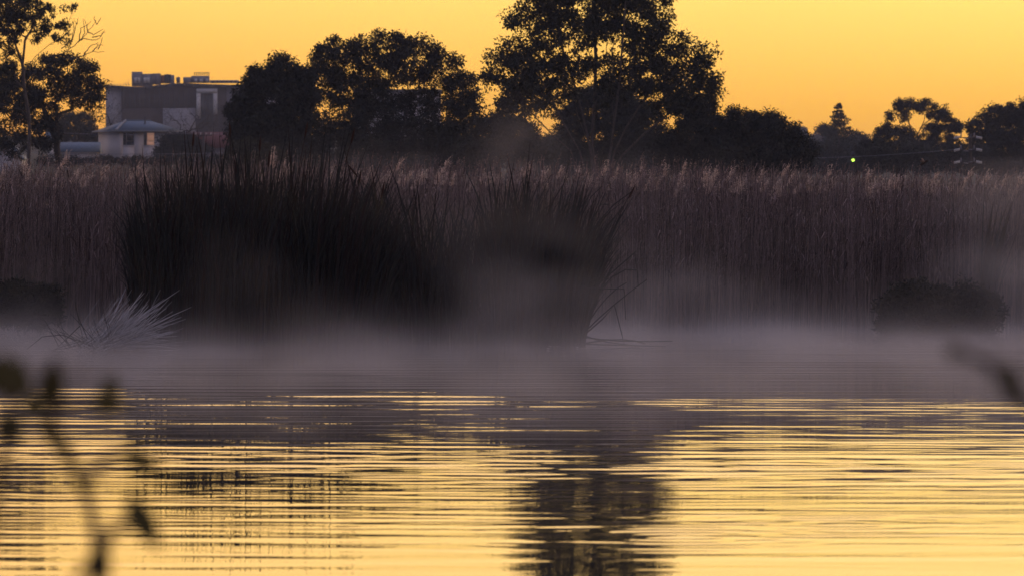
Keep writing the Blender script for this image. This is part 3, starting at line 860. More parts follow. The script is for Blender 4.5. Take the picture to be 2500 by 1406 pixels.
tree('garden_bush', 'dark hedge bush below the white house', 560, 320, 400, [(250, 392, 40, 10), (330, 392, 50, 9), (400, 392, 45, 12), (150, 392, 60, 12), (470, 395, 50, 14), (540, 395, 40, 18)], 260, 70, 10, 4.5, mats=('bark_dark', 'dark_leaf'), cat='bush')

# low shrubs at the water's edge
def low_shrub(label, D, px, py, rx, ry, n, per):
    c = P(px, py, D); base = c.copy(); base[2] = -0.05
    t = thing('low_shrub', label, 'shrub', base)
    lob = [(px - rx * 0.62, py + 6, rx * 0.36, ry * 0.72), (px - rx * 0.2, py - ry * 0.05, rx * 0.40, ry * 0.85), (px + rx * 0.25, py + ry * 0.2, rx * 0.38, ry * 0.72), (px + rx * 0.68, py + ry * 0.1, rx * 0.36, ry * 0.7),
           (px - rx * 0.4, py + ry * 0.7, rx * 0.6, ry * 0.6), (px + rx * 0.35, py + ry * 0.75, rx * 0.62, ry * 0.6), (px + rx * 0.45, py - ry * 0.35, rx * 0.16, ry * 0.4), (px - rx * 0.5, py - ry * 0.4, rx * 0.14, ry * 0.35)]
    pts = lobes_to_points(lob, D, n, 0.7, 0.4)
    pts[:, 2] = np.maximum(pts[:, 2], 0.05)
    s = K * D
    trk = [(np.array([[base[0] + o, D, base[2]], [base[0] + o * 1.5, D, 0.3]]), None if i == 0 else True) for i, o in enumerate((0, -0.5, 0.5))]
    nodes, par = grow(trk, pts, balance=0.2)
    branch_mesh(nodes - base, par, 0.0025, 0.02).obj('stem', M['bark_dark'], t)
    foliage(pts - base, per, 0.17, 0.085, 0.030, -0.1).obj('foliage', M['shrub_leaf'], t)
    return t
low_shrub('low dark leafy shrub overhanging the water in front of the reeds', 103.0, 2292, 745, 150, 70, 420, 110)
low_shrub('small dark shrub by the reeds beyond the frosted tussock', 105.0, 60, 730, 85, 50, 220, 90)

# ------------------------------------------------------------------ buildings
M['weatherboard'] = mat('pale_weatherboard', (0.62, 0.58, 0.58), 0.7, noise=(0.06, (0.5, 0.5, 8)))
M['roof_blue'] = mat('blue_grey_roof', (0.15, 0.20, 0.26), 0.6, noise=(0.12, (6, 6, 0.5)))
M['roof_red'] = mat('dull_red_roof', (0.16, 0.06, 0.055), 0.8, noise=(0.2, 2.0))
M['glass'] = mat('window_glass', (0.03, 0.035, 0.045), 0.08, spec=0.6)
M['frame'] = mat('window_frame', (0.30, 0.31, 0.34), 0.6, noise=(0.05, 5.0))
M['cladding'] = mat('brown_battens', (0.058, 0.040, 0.036), 0.8, noise=(0.35, (2.0, 2.0, 0.05)))
M['concrete'] = mat('pale_concrete', (0.42, 0.40, 0.42), 0.8, noise=(0.12, 0.4))
M['grey_panel'] = mat('grey_panel', (0.22, 0.20, 0.22), 0.7, noise=(0.1, 0.5))
M['plant_metal'] = mat('plant_metal', (0.26, 0.26, 0.30), 0.55, noise=(0.2, 0.8))
M['orange_metal'] = mat('orange_panel', (0.30, 0.10, 0.04), 0.8, noise=(0.2, 1.0))  # flat orange colour for one rooftop duct
M['dark_metal'] = mat('dark_metal', (0.05, 0.05, 0.06), 0.6, noise=(0.2, 1.0))
M['white_paint'] = mat('white_paint', (0.74, 0.70, 0.66), 0.7, noise=(0.08, 2.0))
M['timber'] = mat('grey_timber', (0.09, 0.08, 0.075), 0.9, noise=(0.3, (4, 4, 0.4)))
def lit_material(name, col, e, strength):
    m = mat(name, col, 0.6)
    b = m.node_tree.nodes['Principled BSDF']
    b.inputs['Emission Color'].default_value = (*e, 1)
    b.inputs['Emission Strength'].default_value = strength
    return m
M['glow_pane'] = lit_material('glowing_window_pane', (0.5, 0.35, 0.25), (1.0, 0.50, 0.33), 0.22)  # orange-pink glow given to the panes as weak emission
M['signal'] = lit_material('green_signal_lens', (0.3, 0.4, 0.1), (0.60, 1.0, 0.10), 2.2)

def quadmesh(v, faces):
    b = MB(); b.add(v, np.array(faces)); return b

def hip_house():
    D = 667.0; s = K * D
    c = P(290, 378, D); zb = float(terrain(c[0], D)) - 0.3
    zg = CAM_H + (HOR - 384) * s
    t = thing('house', 'white weatherboard house with a blue-grey hipped roof', 'house', (c[0], D, zb))
    ang = math.radians(24)
    t.rotation_euler = (0, 0, ang)
    # local: origin at the near corner, +x along the windowed front, +y along the plain side
    z0, z1 = 0.0, CAM_H + (HOR - 320) * s - zb
    fx, sy = 6.4, 7.0
    b = MB()
    # front wall built round its two window openings
    wz0, wz1 = CAM_H + (HOR - 356) * s - zb, CAM_H + (HOR - 323.5) * s - zb
    cs = math.cos(ang)
    w1 = ((300 - 290) * s / cs, (327 - 290) * s / cs); w2 = ((349 - 290) * s / cs, (376 - 290) * s / cs)
    th = 0.15
    b.box(0, w1[0], 0, th, z0, z1); b.box(w1[1], w2[0], 0, th, z0, z1); b.box(w2[1], fx, 0, th, z0, z1)
    for w in (w1, w2):
        b.box(w[0], w[1], 0, th, z0, wz0); b.box(w[0], w[1], 0, th, wz1, z1)
    b.box(0, th, th, sy, z0, z1); b.box(fx - th, fx, th, sy, z0, z1); b.box(th, fx - th, sy - th, sy, z0, z1)
    b.obj('wall', M['weatherboard'], t)
    for k, w in enumerate((w1, w2)):
        wn = MB()
        wd, fz = w[1] - w[0], 0.07
        wn.box(w[0], w[0] + fz, 0.03, 0.11, wz0, wz1); wn.box(w[1] - fz, w[1], 0.03, 0.11, wz0, wz1)
        wn.box(w[0] + fz, w[1] - fz, 0.03, 0.11, wz0, wz0 + fz); wn.box(w[0] + fz, w[1] - fz, 0.03, 0.11, wz1 - fz, wz1)
        mz = wz0 + (wz1 - wz0) * 0.36
        xm = w[0] + wd * (0.3 if k == 0 else 0.28)
        wn.box(xm, xm + fz, 0.035, 0.105, wz0 + fz, wz1 - fz)
        wo = wn.obj('window', M['frame'], t)
        MB().box(w[0] + fz, xm, 0.06, 0.08, wz0 + fz, wz1 - fz).obj('pane', M['glass'], wo)
        MB().box(xm + fz, w[1] - fz, 0.06, 0.08, mz, wz1 - fz).obj('pane', M['glass'] if k == 0 else M['glow_pane'], wo)
        MB().box(xm + fz, w[1] - fz, 0.06, 0.08, wz0 + fz, mz - 0.05).obj('pane', M['glass'] if k == 0 else M['glow_pane'], wo)
        MB().box(w[0] - 0.05, w[1] + 0.05, -0.06, -0.003, wz0 - 0.09, wz0 - 0.01).obj('sill', M['weatherboard'], wo)
    # hipped roof with eaves
    ex0, ex1, ey0, ey1 = -0.55, fx + 1.6, -0.55, sy + 0.55
    ze, zr = z1 + 0.003, z1 + 1.25
    v = [(ex0, ey0, ze), (ex1, ey0, ze), (ex1, ey1, ze), (ex0, ey1, ze), (ex0 + 2.7, (ey0 + ey1) / 2, zr), (ex1 - 2.7, (ey0 + ey1) / 2, zr)]
    rb = MB(); rb.add(v, [np.array([[0, 1, 5, 4], [2, 3, 4, 5], [3, 2, 1, 0]]), np.array([[1, 2, 5], [3, 0, 4]])])
    ro = rb.obj('roof', M['roof_blue'], t)
    gb = MB()
    gb.box(ex0 - 0.06, ex1 + 0.06, ey0 - 0.08, ey0 - 0.003, ze - 0.12, ze + 0.04); gb.box(ex0 - 0.08, ex0 - 0.003, ey0, ey1, ze - 0.12, ze + 0.04)
    gb.obj('gutter', M['frame'], ro)
    hb = MB(); p0 = np.array(v[0]) + [0, 0, 0.06]; p1 = np.array(v[4]) + [0, 0, 0.06]
    hb.tubes(np.array([[p0, p1]]), np.array([[0.14, 0.14]]), 5).obj('hip_cap', M['frame'], ro)
    MB().tubes(np.array([[[ex0 + 2.7, (ey0 + ey1) / 2, zr + 0.03], [ex1 - 2.7, (ey0 + ey1) / 2, zr + 0.03]]]), np.array([[0.08, 0.08]]), 5).obj('ridge_cap', M['roof_blue'], ro)
    f = MB().tubes(np.array([[[4.1, 2.2, ze + 0.5], [4.1, 2.2, zr + 0.45]]]), np.array([[0.09, 0.09]]), 8, cap=True); f.obj('flue', M['dark_metal'], ro)
    pb = MB(); pb.box(fx + 1.2, fx + 1.35, 0.0, 0.15, z0, z1); pb.obj('porch_post', M['weatherboard'], t)
    sk = MB(); sk.box(0.2, fx - 0.3, -1.6, -0.05, 0.0, 0.55 + z1 * 0.06); sk.obj('deck', M['dark_metal'], t)
hip_house()

def gable_shed(name, label, px0, px1, py_eave, py_ridge, D, roof, wall, length, front=True, cat='shed', yaw=0.0):
    s = K * D
    c = P((px0 + px1) / 2, 400, D); zb = float(terrain(c[0], D)) - 0.3
    t = thing(name, label, cat, (c[0], D, zb)); t.rotation_euler = (0, 0, yaw)
    w = (px1 - px0) * s / 2; ze = CAM_H + (HOR - py_eave) * s - zb; zr = CAM_H + (HOR - py_ridge) * s - zb
    if front:     # gable faces the pond
        b = MB().prism([(-w, 0, 0), (w, 0, 0), (w, 0, ze), (0, 0, zr), (-w, 0, ze)], (0, length, 0))
        b.obj('wall', M[wall], t)
        o = 0.18; g = (zr - ze) / w
        for sg in (-1, 1):
            MB().prism([(0, -0.3, zr + 0.02), (sg * (w + o), -0.3, ze - o * g + 0.02), (sg * (w + o), -0.3, ze - o * g + 0.12), (0, -0.3, zr + 0.12)], (0, length + 0.6, 0)).obj('roof_slope', M[roof], t)
    else:
        d = length
        b = MB().box(-w, w, 0, d, 0, ze); b.obj('wall', M[wall], t)
        MB().prism([(-w - 0.3, -0.4, ze + 0.004), (-w - 0.3, d + 0.4, ze + 0.004), (-w - 0.3, d / 2, zr)], (2 * w + 0.6, 0, 0)).obj('roof', M[roof], t)
    return t
gable_shed('garden_shed', 'pale gabled shed at the foot of the open-crowned gum', -10, 50, 385, 350, 520, 'roof_blue', 'weatherboard', 6.0)
gable_shed('outbuilding', 'low outbuilding with a blue sheet roof beside the white house', 150, 235, 372, 347, 650, 'roof_blue', 'weatherboard', 6.0, front=False)
gable_shed('cottage', 'cottage with a dull red roof behind the dark bulrush clumps', 455, 585, 362, 322, 690, 'roof_red', 'grey_panel', 8.0, front=False, cat='house')
gable_shed('garden_hut', 'narrow white hut wall among the dark garden trees', 117, 131, 345, 316, 640, 'roof_blue', 'white_paint', 3.0, front=False)

def long_building():
    D = 1400.0; s = K * D
    def X(px): return (px - 420) * s
    c = P(420, 300, D); zb = float(terrain(c[0], D)) - 1.0
    def Z(py): return CAM_H + (HOR - py) * s - zb
    t = thing('long_building', 'long dark building with a curved roofline and a pale framed entrance', 'building', (c[0], D, zb))
    # roof edge profile rising in a soft wave
    rx = [255, 290, 330, 360, 390, 420, 450, 500, 560, 700]
    ry = [208, 210, 213, 212, 208, 205, 204, 206, 208, 212]
    n = 28
    xs_ = np.linspace(255, 700, n); ysr = np.interp(xs_, rx, ry)
    b = MB()
    for i in range(n - 1):
        z = [Z(ysr[i] + 7), Z(ysr[i + 1] + 7), Z(ysr[i + 1]), Z(ysr[i])]
        b.prism([(X(xs_[i]), -0.8, z[0]), (X(xs_[i + 1]), -0.8, z[1]), (X(xs_[i + 1]), -0.8, z[2]), (X(xs_[i]), -0.8, z[3])], (0, 14, 0))
    b.obj('roof', M['dark_metal'], t)
    def block(name, m, x0, x1, pyt, pyb, y0=0.0, y1=12.0, parent=t):
        return MB().box(X(x0), X(x1), y0, y1, Z(pyb), Z(pyt)).obj(name, M[m], parent)
    block('end_wall', 'concrete', 258, 297, 213, 350, 0.5)
    cl = MB()
    cx_ = np.linspace(297, 478, 12); cz_ = np.interp(cx_, rx, ry) + 3.5
    poly = [(X(297), 0, Z(264.5)), (X(478), 0, Z(264.5))] + [(X(a), 0, Z(b)) for a, b in zip(cx_[::-1], cz_[::-1])]
    cl.prism(poly, (0, 12, 0)).obj('cladding', M['cladding'], t)
    block('end_cladding', 'cladding', 533, 553, 210.5, 350, 0.02)
    block('side_panel', 'grey_panel', 553.1, 690, 212, 350, 0.1)
    block('recess', 'cladding', 478.05, 532.95, 208.5, 350, 0.06)
    block('lower_wall', 'concrete', 398.1, 478, 264.6, 350, 0.06)
    block('base_cladding', 'cladding', 297, 398, 264.6, 350, 0.1)
    # vertical batten joints on the cladding
    for px in np.arange(304, 476, 12.0):
        MB().box(X(px), X(px) + 0.22, -0.12, -0.004, Z(263), Z(218)).obj('batten', M['dark_metal'], t)
    # portal frame round the tall windows
    fr = MB(); fr.box(X(480), X(531), -0.6, -0.003, Z(229), Z(217.5)); fr.box(X(480), X(490), -0.6, -0.003, Z(290), Z(229)); fr.box(X(521), X(531), -0.6, -0.003, Z(280), Z(229))
    fo = fr.obj('portal_frame', M['white_paint'], t)
    for a, e in ((490.5, 497), (498, 505), (506, 513), (514, 520.5)):
        MB().box(X(a), X(e), -0.3, -0.1, Z(300), Z(229.5)).obj('window_pane', M['glass'], fo)
    # rooftop plant
    def plant(name, m, x0, x1, t0, b0, parent, y0=1.0, y1=4.0):
        return MB().box(X(x0), X(x1), y0, y1, Z(b0), Z(t0)).obj(name, M[m], parent)
    rp = plant('plant_room', 'plant_metal', 321, 346, 176, 211, t)
    plant('screen', 'plant_metal', 346.2, 371, 181, 211, t, 1.2); plant('screen', 'grey_panel', 371.2, 391, 180, 207, t, 0.8)
    for x0, x1 in ((327, 334), (336, 342), (350, 357), (358, 365)):
        plant('louvre', 'white_paint', x0, x1, 190, 203, rp, 0.7, 0.995)
    plant('duct', 'orange_metal', 392, 400, 184, 204, t, 1.1); plant('cooling_unit', 'dark_metal', 401, 416, 182, 204, t, 1.3); plant('cooling_unit', 'plant_metal', 416.3, 424, 184, 204, t)
    plant('vent_box', 'grey_panel', 430, 438, 189, 203, t); plant('vent_box', 'plant_metal', 447, 466, 189, 203, t); plant('cooling_unit', 'plant_metal', 466.3, 510, 186, 203, t, 1.4)
    for x0, x1 in ((474, 481), (487, 495), (502, 508)):
        plant('louvre', 'white_paint', x0, x1, 193, 201, t, 1.1, 1.395)
    rail = MB()
    for px in np.arange(473, 512, 5.2):
        rail.box(X(px), X(px) + 0.12, 1.5, 1.62, Z(186), Z(177))
    rail.box(X(473), X(510.5), 1.52, 1.60, Z(178.4), Z(177)); rail.box(X(473), X(510.5), 1.53, 1.59, Z(182), Z(181))
    rail.obj('railing', M['dark_metal'], t)
    pr = plant('parapet', 'plant_metal', 512, 583, 196.5, 204, t, 1.0, 1.4)
    for px in np.arange(518, 580, 11.0):
        plant('parapet_slot', 'dark_metal', px, px + 4, 198.5, 203, pr, 0.85, 0.995)
    gr = MB()
    for px in np.arange(259, 318, 7.0): gr.box(X(px), X(px) + 0.1, 0.5, 0.6, Z(211), Z(206))
    gr.box(X(258), X(318), 0.52, 0.58, Z(206.9), Z(206)); gr.box(X(306), X(307), 0.4, 0.7, Z(208), Z(200)); gr.box(X(312.5), X(313.5), 0.4, 0.7, Z(208), Z(196))
    gr.obj('guard_rail', M['plant_metal'], t)
long_building()

def block_behind():
    D = 1250.0; s = K * D
    c = P(965, 300, D); zb = float(terrain(c[0], D)) - 1.0
    t = thing('flat_building', 'flat-roofed pale building glimpsed through the broad dome-shaped tree', 'building', (c[0], D, zb))
    def X(px): return (px - 965) * s
    def Z(py): return CAM_H + (HOR - py) * s - zb
    MB().box(X(865), X(1075), 0, 14, 0, Z(228)).obj('wall', M['concrete'], t)
    MB().box(X(862), X(1078), -0.8, 15, Z(228) + 0.004, Z(219)).obj('roof', M['dark_metal'], t)
    for px in range(875, 1065, 24):
        o = MB().box(X(px), X(px + 13), -0.12, -0.003, Z(262), Z(238)).obj('window', M['glass'], t)
block_behind()

# ------------------------------------------------------------------ poles, wires, signal
def crossarm_pole():
    D = 420.0; s = K * D
    b = P(2368, 410, D); zb = float(terrain(b[0], D)) - 0.2
    t = thing('utility_pole', 'tall pole with three crossarms carrying pale boxes at both ends', 'pole', (b[0], D, zb))
    def X(px): return (px - 2368) * s
    def Z(py): return CAM_H + (HOR - py) * s - zb
    f = np.linspace(0, 1, 4)
    MB().tubes(np.stack([0 * f, 0 * f, Z(328) * f], 1)[None], np.linspace(0.17, 0.12, 4)[None], 8, cap=True).obj('pole', M['timber'], t, smooth=True)
    for i, py in enumerate((337, 367, 397)):
        arm = MB().box(X(2330), X(2395), -0.26, -0.16, Z(py + 1.2), Z(py - 1.0)).obj('crossarm', M['timber'], t)
        for k, (a, e, dy) in enumerate(((2328, 2342, 1.5), (2382, 2396, -1.2))):
            v = MB(); v.prism([(X(a), -0.55, Z(py + 3 + dy)), (X(e), -0.55, Z(py + 3 - dy)), (X(e), -0.55, Z(py - 3 - dy)), (X(a), -0.55, Z(py - 3 + dy))], (0, 0.28, 0))
            v.obj('switch_box', M['white_paint'], arm)
        for px in (2345.5, 2377.5):
            MB().tubes(np.array([[[X(px), -0.21, Z(py - 0.9)], [X(px), -0.21, Z(py - 11.5)]]]), np.array([[0.06, 0.045]]), 7, cap=True).obj('insulator', M['plant_metal'], arm)
        MB().prism([(X(2351), -0.42, Z(py + 2.5)), (X(2363), -0.42, Z(py + 3.8)), (X(2363), -0.42, Z(py + 1.9)), (X(2351), -0.42, Z(py + 0.8))], (0, 0.15, 0)).obj('bracket', M['concrete'], arm)
        MB().box(X(2364), X(2373), -0.42, -0.27, Z(py + 0.3), Z(py - 1.6)).obj('bracket', M['plant_metal'], arm)
crossarm_pole()
def wire(label, a, b, D, sag, rad=0.018):
    f = np.linspace(0, 1, 24)[:, None]
    p, q = P(*a, D), P(*b, D)
    w = p + (q - p) * f; w[:, 2] -= sag * 4 * f[:, 0] * (1 - f[:, 0])
    o = MB().tubes(w[None], np.full((1, 24), rad), 4).obj('power_line', M['plant_metal'])
    tag(o, label, 'cable')
def simple_pole(label, px, top, D):
    b = P(px, 410, D); zb = float(terrain(b[0], D)) - 0.2
    t = thing('utility_pole', label, 'pole', (b[0], D, zb)); s = K * D
    H = CAM_H + (HOR - top) * s - zb
    MB().tubes(np.array([[[0, 0, 0], [0, 0, H]]]), np.array([[0.15, 0.11]]), 8, cap=True).obj('pole', M['timber'], t, smooth=True)
    arm = MB().box(-0.9, 0.9, -0.22, -0.12, H - 0.45, H - 0.33).obj('crossarm', M['timber'], t)
    for x in (-0.8, -0.3, 0.3, 0.8):
        MB().tubes(np.array([[[x, -0.17, H - 0.325], [x, -0.17, H - 0.12]]]), np.array([[0.05, 0.04]]), 7, cap=True).obj('insulator', M['white_paint'], arm)
simple_pole('thin pole with one short crossarm near the red-roofed cottage', 497, 322, 600)
wire('upper power line slung past the open-crowned gum', (-150, 300), (497, 325), 600, 0.6)
wire('upper power line running on from the thin pole', (497, 325), (1100, 318), 600, 0.6)
wire('lower cable crossing below the white house', (-150, 366), (640, 372), 540, 0.3)
wire('cable reaching the pole with three crossarms', (1700, 386), (2330, 366), 420, 0.3, 0.014)
def signal():
    D = 480.0; b = P(2082, 410, D); zb = float(terrain(b[0], D)) - 0.2; s = K * D
    t = thing('traffic_signal', 'small glowing green signal lamp on a dark post', 'signal', (b[0], D, zb))
    H = CAM_H + (HOR - 392) * s - zb
    MB().tubes(np.array([[[0, 0, 0], [0, 0, H + 0.5]]]), np.array([[0.06, 0.05]]), 8, cap=True).obj('post', M['dark_metal'], t)
    h = MB().box(-0.19, 0.19, -0.30, -0.055, H - 0.22, H + 0.75).obj('housing', M['dark_metal'], t)
    a = np.linspace(0, 2 * PI, 17)[:-1]
    for k, m_ in ((0, 'signal'), (0.42, 'glass')):
        MB().prism(np.stack([0.125 * np.cos(a), np.full(16, -0.335), H + k + 0.125 * np.sin(a)], 1), (0, 0.03, 0)).obj('lens', M[m_], h)
signal()

# ------------------------------------------------------------------ bird over the reeds
def bird():
    D = 108.0; s = K * D
    c = P(2256, 399, D)
    t = thing('bird', 'small brown bird flying just above the reed plumes', 'bird', c)
    t.rotation_euler = (math.radians(10), math.radians(-28), math.radians(-15))
    m = bpy.data.materials.get('bird_feather') or mat('bird_feather', (0.36, 0.25, 0.18), 0.9, noise=(0.4, 40.0))  # lit look of the wings put into this paler colour
    md = mat('bird_body', (0.06, 0.045, 0.035), 0.9, noise=(0.3, 40.0))
    f = np.linspace(0, 1, 9)
    r = np.array([0.004, 0.012, 0.020, 0.026, 0.026, 0.020, 0.018, 0.017, 0.004])
    body = MB().tubes(np.stack([-0.09 + 0.18 * f, 0 * f, 0.01 * np.sin(f * PI) + np.where(f > 0.7, 0.008, 0)], 1)[None], r[None], 10, cap=True)
    bo = body.obj('body', md, t, smooth=True)
    MB().tubes(np.array([[[0.088, 0, 0.008], [0.108, 0, 0.004]]]), np.array([[0.005, 0.001]]), 6).obj('beak', md, bo)
    for sg in (-1, 1):
        w = MB()
        for i in range(9):
            u = i / 8
            p0 = np.array([0.045 - 0.05 * u, sg * (0.015 + 0.09 * u), 0.012 + 0.055 * u])
            d = np.array([-0.35 - 0.4 * (1 - u), sg * (0.25 + 0.9 * u), 0.35 * u])
            w.leaves(p0[None], d[None], np.array([0.075 + 0.02 * u]), np.array([0.034]), np.array([[1.0, sg * 0.3, 0.1]]))
        w.obj('wing', m, t)
    tl = MB()
    for k in np.linspace(-1, 1, 5):
        tl.leaves(np.array([[-0.075, 0, 0.0]]), np.array([[-1, 0.25 * k, 0.0]]), np.array([0.085]), np.array([0.02]), np.array([[0, 1.0, 0]]))
    tl.obj('tail', m, t)
bird()

# ------------------------------------------------------------------ floating fluff at the reeds' foot
m = MB(); n = 130
px = np.concatenate([rng.uniform(1750, 2520, 100), rng.uniform(20, 110, 14), rng.uniform(1330, 1480, 16)])
py = np.concatenate([835 + rng.normal(0, 5, 100) + (px[:100] - 1750) * 0.008, rng.normal(832, 6, 14), rng.normal(847, 3, 16)])
D_ = 2.0 / ((py - HOR) * K)
c = np.stack([(px - 1250) * K * D_, D_, np.full(n, 0.012)], 1)
for i in range(n):
    a = np.sort(rng.uniform(0, 2 * PI, 6)); r = rng.uniform(0.008, 0.030)
    poly = np.stack([np.cos(a) * r * 1.6, np.sin(a) * r, np.zeros(6)], 1) + c[i]
    m.prism(poly, (0, 0, rng.uniform(0.004, 0.014)))
tag(m.obj('floating_fluff', M['foam']), 'pale flecks of fluff floating near the foot of the reeds', 'debris', kind='stuff')

# ------------------------------------------------------------------ near shrubs on the camera's bank (far out of focus)
def near_shrub(label, D, root_px, stems, leaves, rad):
    base = P(root_px, 1406, D); base[2] = float(terrain(base[0], D)) - 0.05
    t = thing('bank_shrub', label, 'shrub', base)
    for st_ in stems:
        q = np.array([P(a, b, D + dd) for a, b, dd in st_[1:]])
        f = np.linspace(0, 1, 4 * len(q)); fi = np.linspace(0, 1, len(q))
        pts = np.stack([np.interp(f, fi, q[:, k]) for k in range(3)], 1)
        if st_[0] == 'root':
            pts = np.concatenate([[base], base + (pts[:1] - base) * np.array([[0.35, 0.35, 0.35]]), pts])
        MB().tubes((pts - base)[None], np.linspace(rad, rad * 0.45, len(pts))[None], 7).obj('stem', M['twig'], t, smooth=True)
    for (a, b, a2, b2, w, dd) in leaves:
        p0, p1 = P(a, b, D + dd), P(a2, b2, D + dd)
        d = p1 - p0; ln = np.linalg.norm(d); d /= ln
        side = np.cross(d, np.array([0, 1.0, 0.25])); side /= np.linalg.norm(side); nor = np.cross(d, side)
        g = np.linspace(0, 1, 9); wd = 1.5 * w * K * D * np.sin(np.clip(g, 0.02, 0.995) ** 0.8 * PI) * 0.5
        v = []
        for u, ww in zip(g, wd):
            c_ = p0 + d * ln * u + nor * ln * 0.10 * math.sin(u * PI)
            v += [c_ - side * ww + nor * ww * 0.35, c_, c_ + side * ww + nor * ww * 0.35]
        fs = []
        for i in range(8):
            for k in (0, 1):
                fs.append([i * 3 + k, i * 3 + k + 1, (i + 1) * 3 + k + 1, (i + 1) * 3 + k])
        b_ = MB(); b_.add(np.array(v) - base, np.array(fs))
        b_.obj('leaf', M['twig_leaf'], t, smooth=True)
    return t
near_shrub('blurred leafy twigs of a shrub on the near bank below the frosted tussock', 6.0, 230,
    [('root', (238, 1410, 0), (240, 1340, 0), (215, 1220, 0.1), (175, 1130, 0.15), (130, 1050, 0.1), (122, 960, 0.0), (130, 880, -0.05)),
     ('x', (240, 1345, 0), (275, 1300, 0), (320, 1260, 0.05), (330, 1215, 0.05)), ('x', (175, 1130, 0.15), (150, 1090, 0.1), (125, 1040, 0.0)),
     ('x', (200, 1180, 0.1), (260, 1120, 0.2), (320, 1105, 0.2)), ('x', (122, 1000, 0), (180, 985, 0), (230, 978, 0)),
     ('root', (-40, 1410, 0), (-10, 1200, 0), (15, 1080, 0), (25, 960, 0), (10, 870, 0.1)), ('x', (238, 1400, 0), (210, 1380, 0), (180, 1420, 0))],
    [(120, 1000, 135, 870, 46, 0), (215, 975, 320, 985, 40, 0), (300, 1095, 400, 1150, 38, 0.1), (315, 1205, 395, 1345, 46, 0.0), (118, 1080, 128, 1010, 36, 0.1), (130, 1060, 175, 1110, 34, 0), (20, 980, 50, 870, 60, 0.1), (10, 1080, 40, 1000, 55, 0),
     (-20, 960, 20, 860, 60, 0.0), (232, 1330, 262, 1420, 40, 0), (70, 960, 100, 1030, 40, 0.25), (285, 920, 250, 970, 34, 0.2)], 0.0078)
near_shrub('blurred bare twig with swollen buds on the near bank opposite the low dark shrub', 5.2, 2640,
    [('root', (2640, 1100, 0), (2560, 1030, 0), (2490, 965, 0), (2455, 915, 0), (2390, 875, 0), (2320, 845, 0))],
    [(2440, 945, 2480, 890, 44, 0), (2350, 868, 2310, 838, 30, 0), (2500, 985, 2450, 930, 38, 0)], 0.0068)

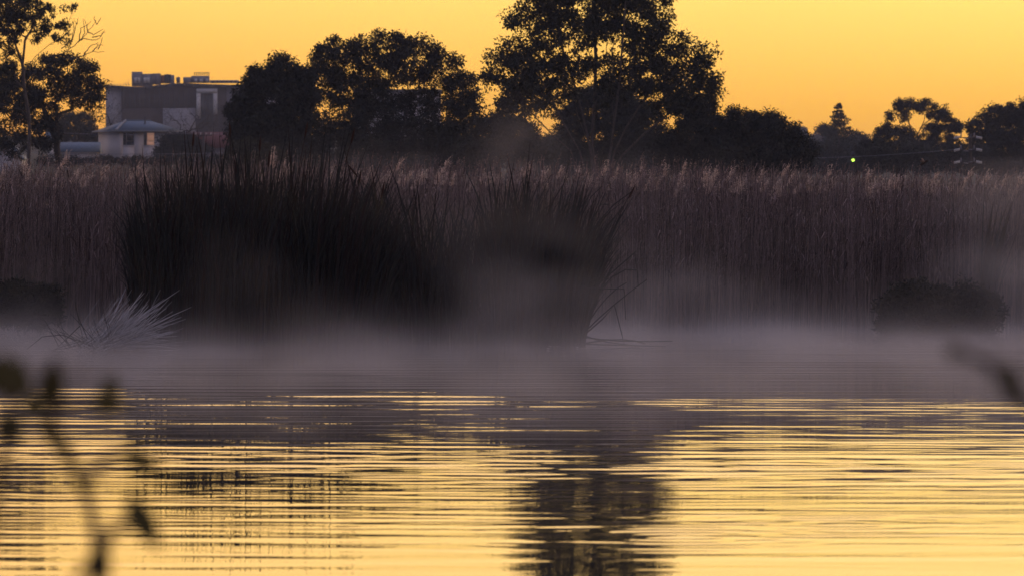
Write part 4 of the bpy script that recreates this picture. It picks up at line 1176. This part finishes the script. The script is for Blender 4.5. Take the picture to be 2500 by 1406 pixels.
# ------------------------------------------------------------------ mist on the water and haze over the land
def mist_material(name, kind, blobs=()):
    m = bpy.data.materials.new(name); m.use_nodes = True
    t = m.node_tree; t.nodes.clear()
    o = N(t, 'ShaderNodeOutputMaterial')
    v = N(t, 'ShaderNodeVolumePrincipled')
    v.inputs['Color'].default_value = (1.0, 0.95, 0.93, 1)
    v.inputs['Anisotropy'].default_value = 0.25
    tc = N(t, 'ShaderNodeTexCoord')
    sp = N(t, 'ShaderNodeSeparateXYZ'); L(t, tc.outputs['Object'], sp.inputs[0])
    def math_(op, a, b=None, clamp=False):
        n = N(t, 'ShaderNodeMath', operation=op); n.use_clamp = clamp
        for i, q in enumerate((a, b)):
            if q is None: continue
            if isinstance(q, (int, float)): n.inputs[i].default_value = q
            else: L(t, q, n.inputs[i])
        return n.outputs[0]
    def noise(scale, seed, detail):
        mp = N(t, 'ShaderNodeMapping'); mp.inputs['Scale'].default_value = scale; mp.inputs['Location'].default_value = seed
        L(t, tc.outputs['Object'], mp.inputs[0])
        nz = N(t, 'ShaderNodeTexNoise'); nz.inputs['Scale'].default_value = 1.0; nz.inputs['Detail'].default_value = detail
        L(t, mp.outputs[0], nz.inputs['Vector'])
        return nz.outputs['Fac']
    z = math_('MAXIMUM', sp.outputs['Z'], 0.0)
    n1 = noise((0.62, 0.09, 0.95), (3.1, 1.7, 0.4), 1.5)
    # low blanket on the water, wisps rising off it
    low = math_('EXPONENT', math_('MULTIPLY', z, -1 / 0.18))
    mid = math_('EXPONENT', math_('MULTIPLY', z, -1 / 1.1))
    wis = math_('MULTIPLY', math_('SUBTRACT', n1, 0.53), 6.0, True)
    a = math_('MULTIPLY', math_('MULTIPLY', low, math_('MULTIPLY', math_('SUBTRACT', n1, 0.18), 2.1, True)), kind[0])
    b = math_('MULTIPLY', math_('MULTIPLY', mid, wis), kind[1])
    yy = sp.outputs['Y']
    d = math_('ADD', a, b)
    for (bx, by, bz, rx, ry, rz, amp) in blobs:
        v1 = N(t, 'ShaderNodeVectorMath', operation='MULTIPLY_ADD')
        L(t, tc.outputs['Object'], v1.inputs[0])
        v1.inputs[1].default_value = (1 / rx, 1 / ry, 1 / rz)
        v1.inputs[2].default_value = (-bx / rx, -by / ry, -bz / rz)
        v2 = N(t, 'ShaderNodeVectorMath', operation='DOT_PRODUCT')
        L(t, v1.outputs[0], v2.inputs[0]); L(t, v1.outputs[0], v2.inputs[1])
        g = math_('MULTIPLY', math_('EXPONENT', math_('MULTIPLY', v2.outputs['Value'], -1.0)), amp)
        d = math_('ADD', d, math_('MULTIPLY', g, math_('MULTIPLY', math_('SUBTRACT', n1, 0.32), 3.2, True)))
    fade = math_('MULTIPLY', math_('MULTIPLY', math_('SUBTRACT', yy, kind[2]), 1 / kind[3], True), math_('MULTIPLY', math_('SUBTRACT', kind[4], yy), 1 / 10.0, True))
    d = math_('MULTIPLY', d, fade)
    L(t, d, v.inputs['Density'])
    L(t, v.outputs[0], o.inputs['Volume'])
    m.volume_intersection_method = 'FAST' if hasattr(m, 'volume_intersection_method') else None
    return m
mm = mist_material('pond_mist', (0.150, 0.009, 48.0, 42.0, 128.0),
    [(0.40, 88, 1.1, 1.2, 6, 0.9, 0.034), (3.2, 97, 0.9, 1.6, 7, 0.7, 0.022), (9.2, 99, 1.8, 1.3, 8, 1.2, 0.040), (-1.2, 86, 0.1, 2.0, 6, 0.4, 0.040)])
mm.cycles.volume_step_rate = 0.75 if hasattr(mm.cycles, 'volume_step_rate') else 1
b = MB().box(-30, 30, 46, 129, -0.2, 3.2)
m2 = mist_material('meadow_mist', (0.0, 0.0, 176.0, 6.0, 262.0), [(0.35, 215, 4.0, 1.2, 12, 1.9, 0.015), (-5.0, 225, 3.6, 5.5, 12, 1.2, 0.008), (4.5, 225, 3.6, 3.5, 12, 1.1, 0.005)])
m2.cycles.volume_step_rate = 1.0
b2 = MB().box(-18, 12, 176, 262, 0.6, 11)
tag(b2.obj('mist', m2), 'faint wisp of mist hanging before the foot of the trees', 'mist', kind='stuff')
tag(b.obj('mist', mm), 'thin mist drifting low over the pond in front of the reeds', 'mist', kind='stuff')

hz = bpy.data.materials.new('valley_haze'); hz.use_nodes = True
t = hz.node_tree; t.nodes.clear()
o = N(t, 'ShaderNodeOutputMaterial'); v = N(t, 'ShaderNodeVolumePrincipled')
v.inputs['Color'].default_value = (0.80, 0.85, 1.0, 1)
v.inputs['Density'].default_value = 0.00016
v.inputs['Anisotropy'].default_value = 0.0
L(t, v.outputs[0], o.inputs['Volume'])
b = MB().box(-2600, 2600, -70, 3650, -1.8, 44)
tag(b.obj('haze', hz), kind='stuff')
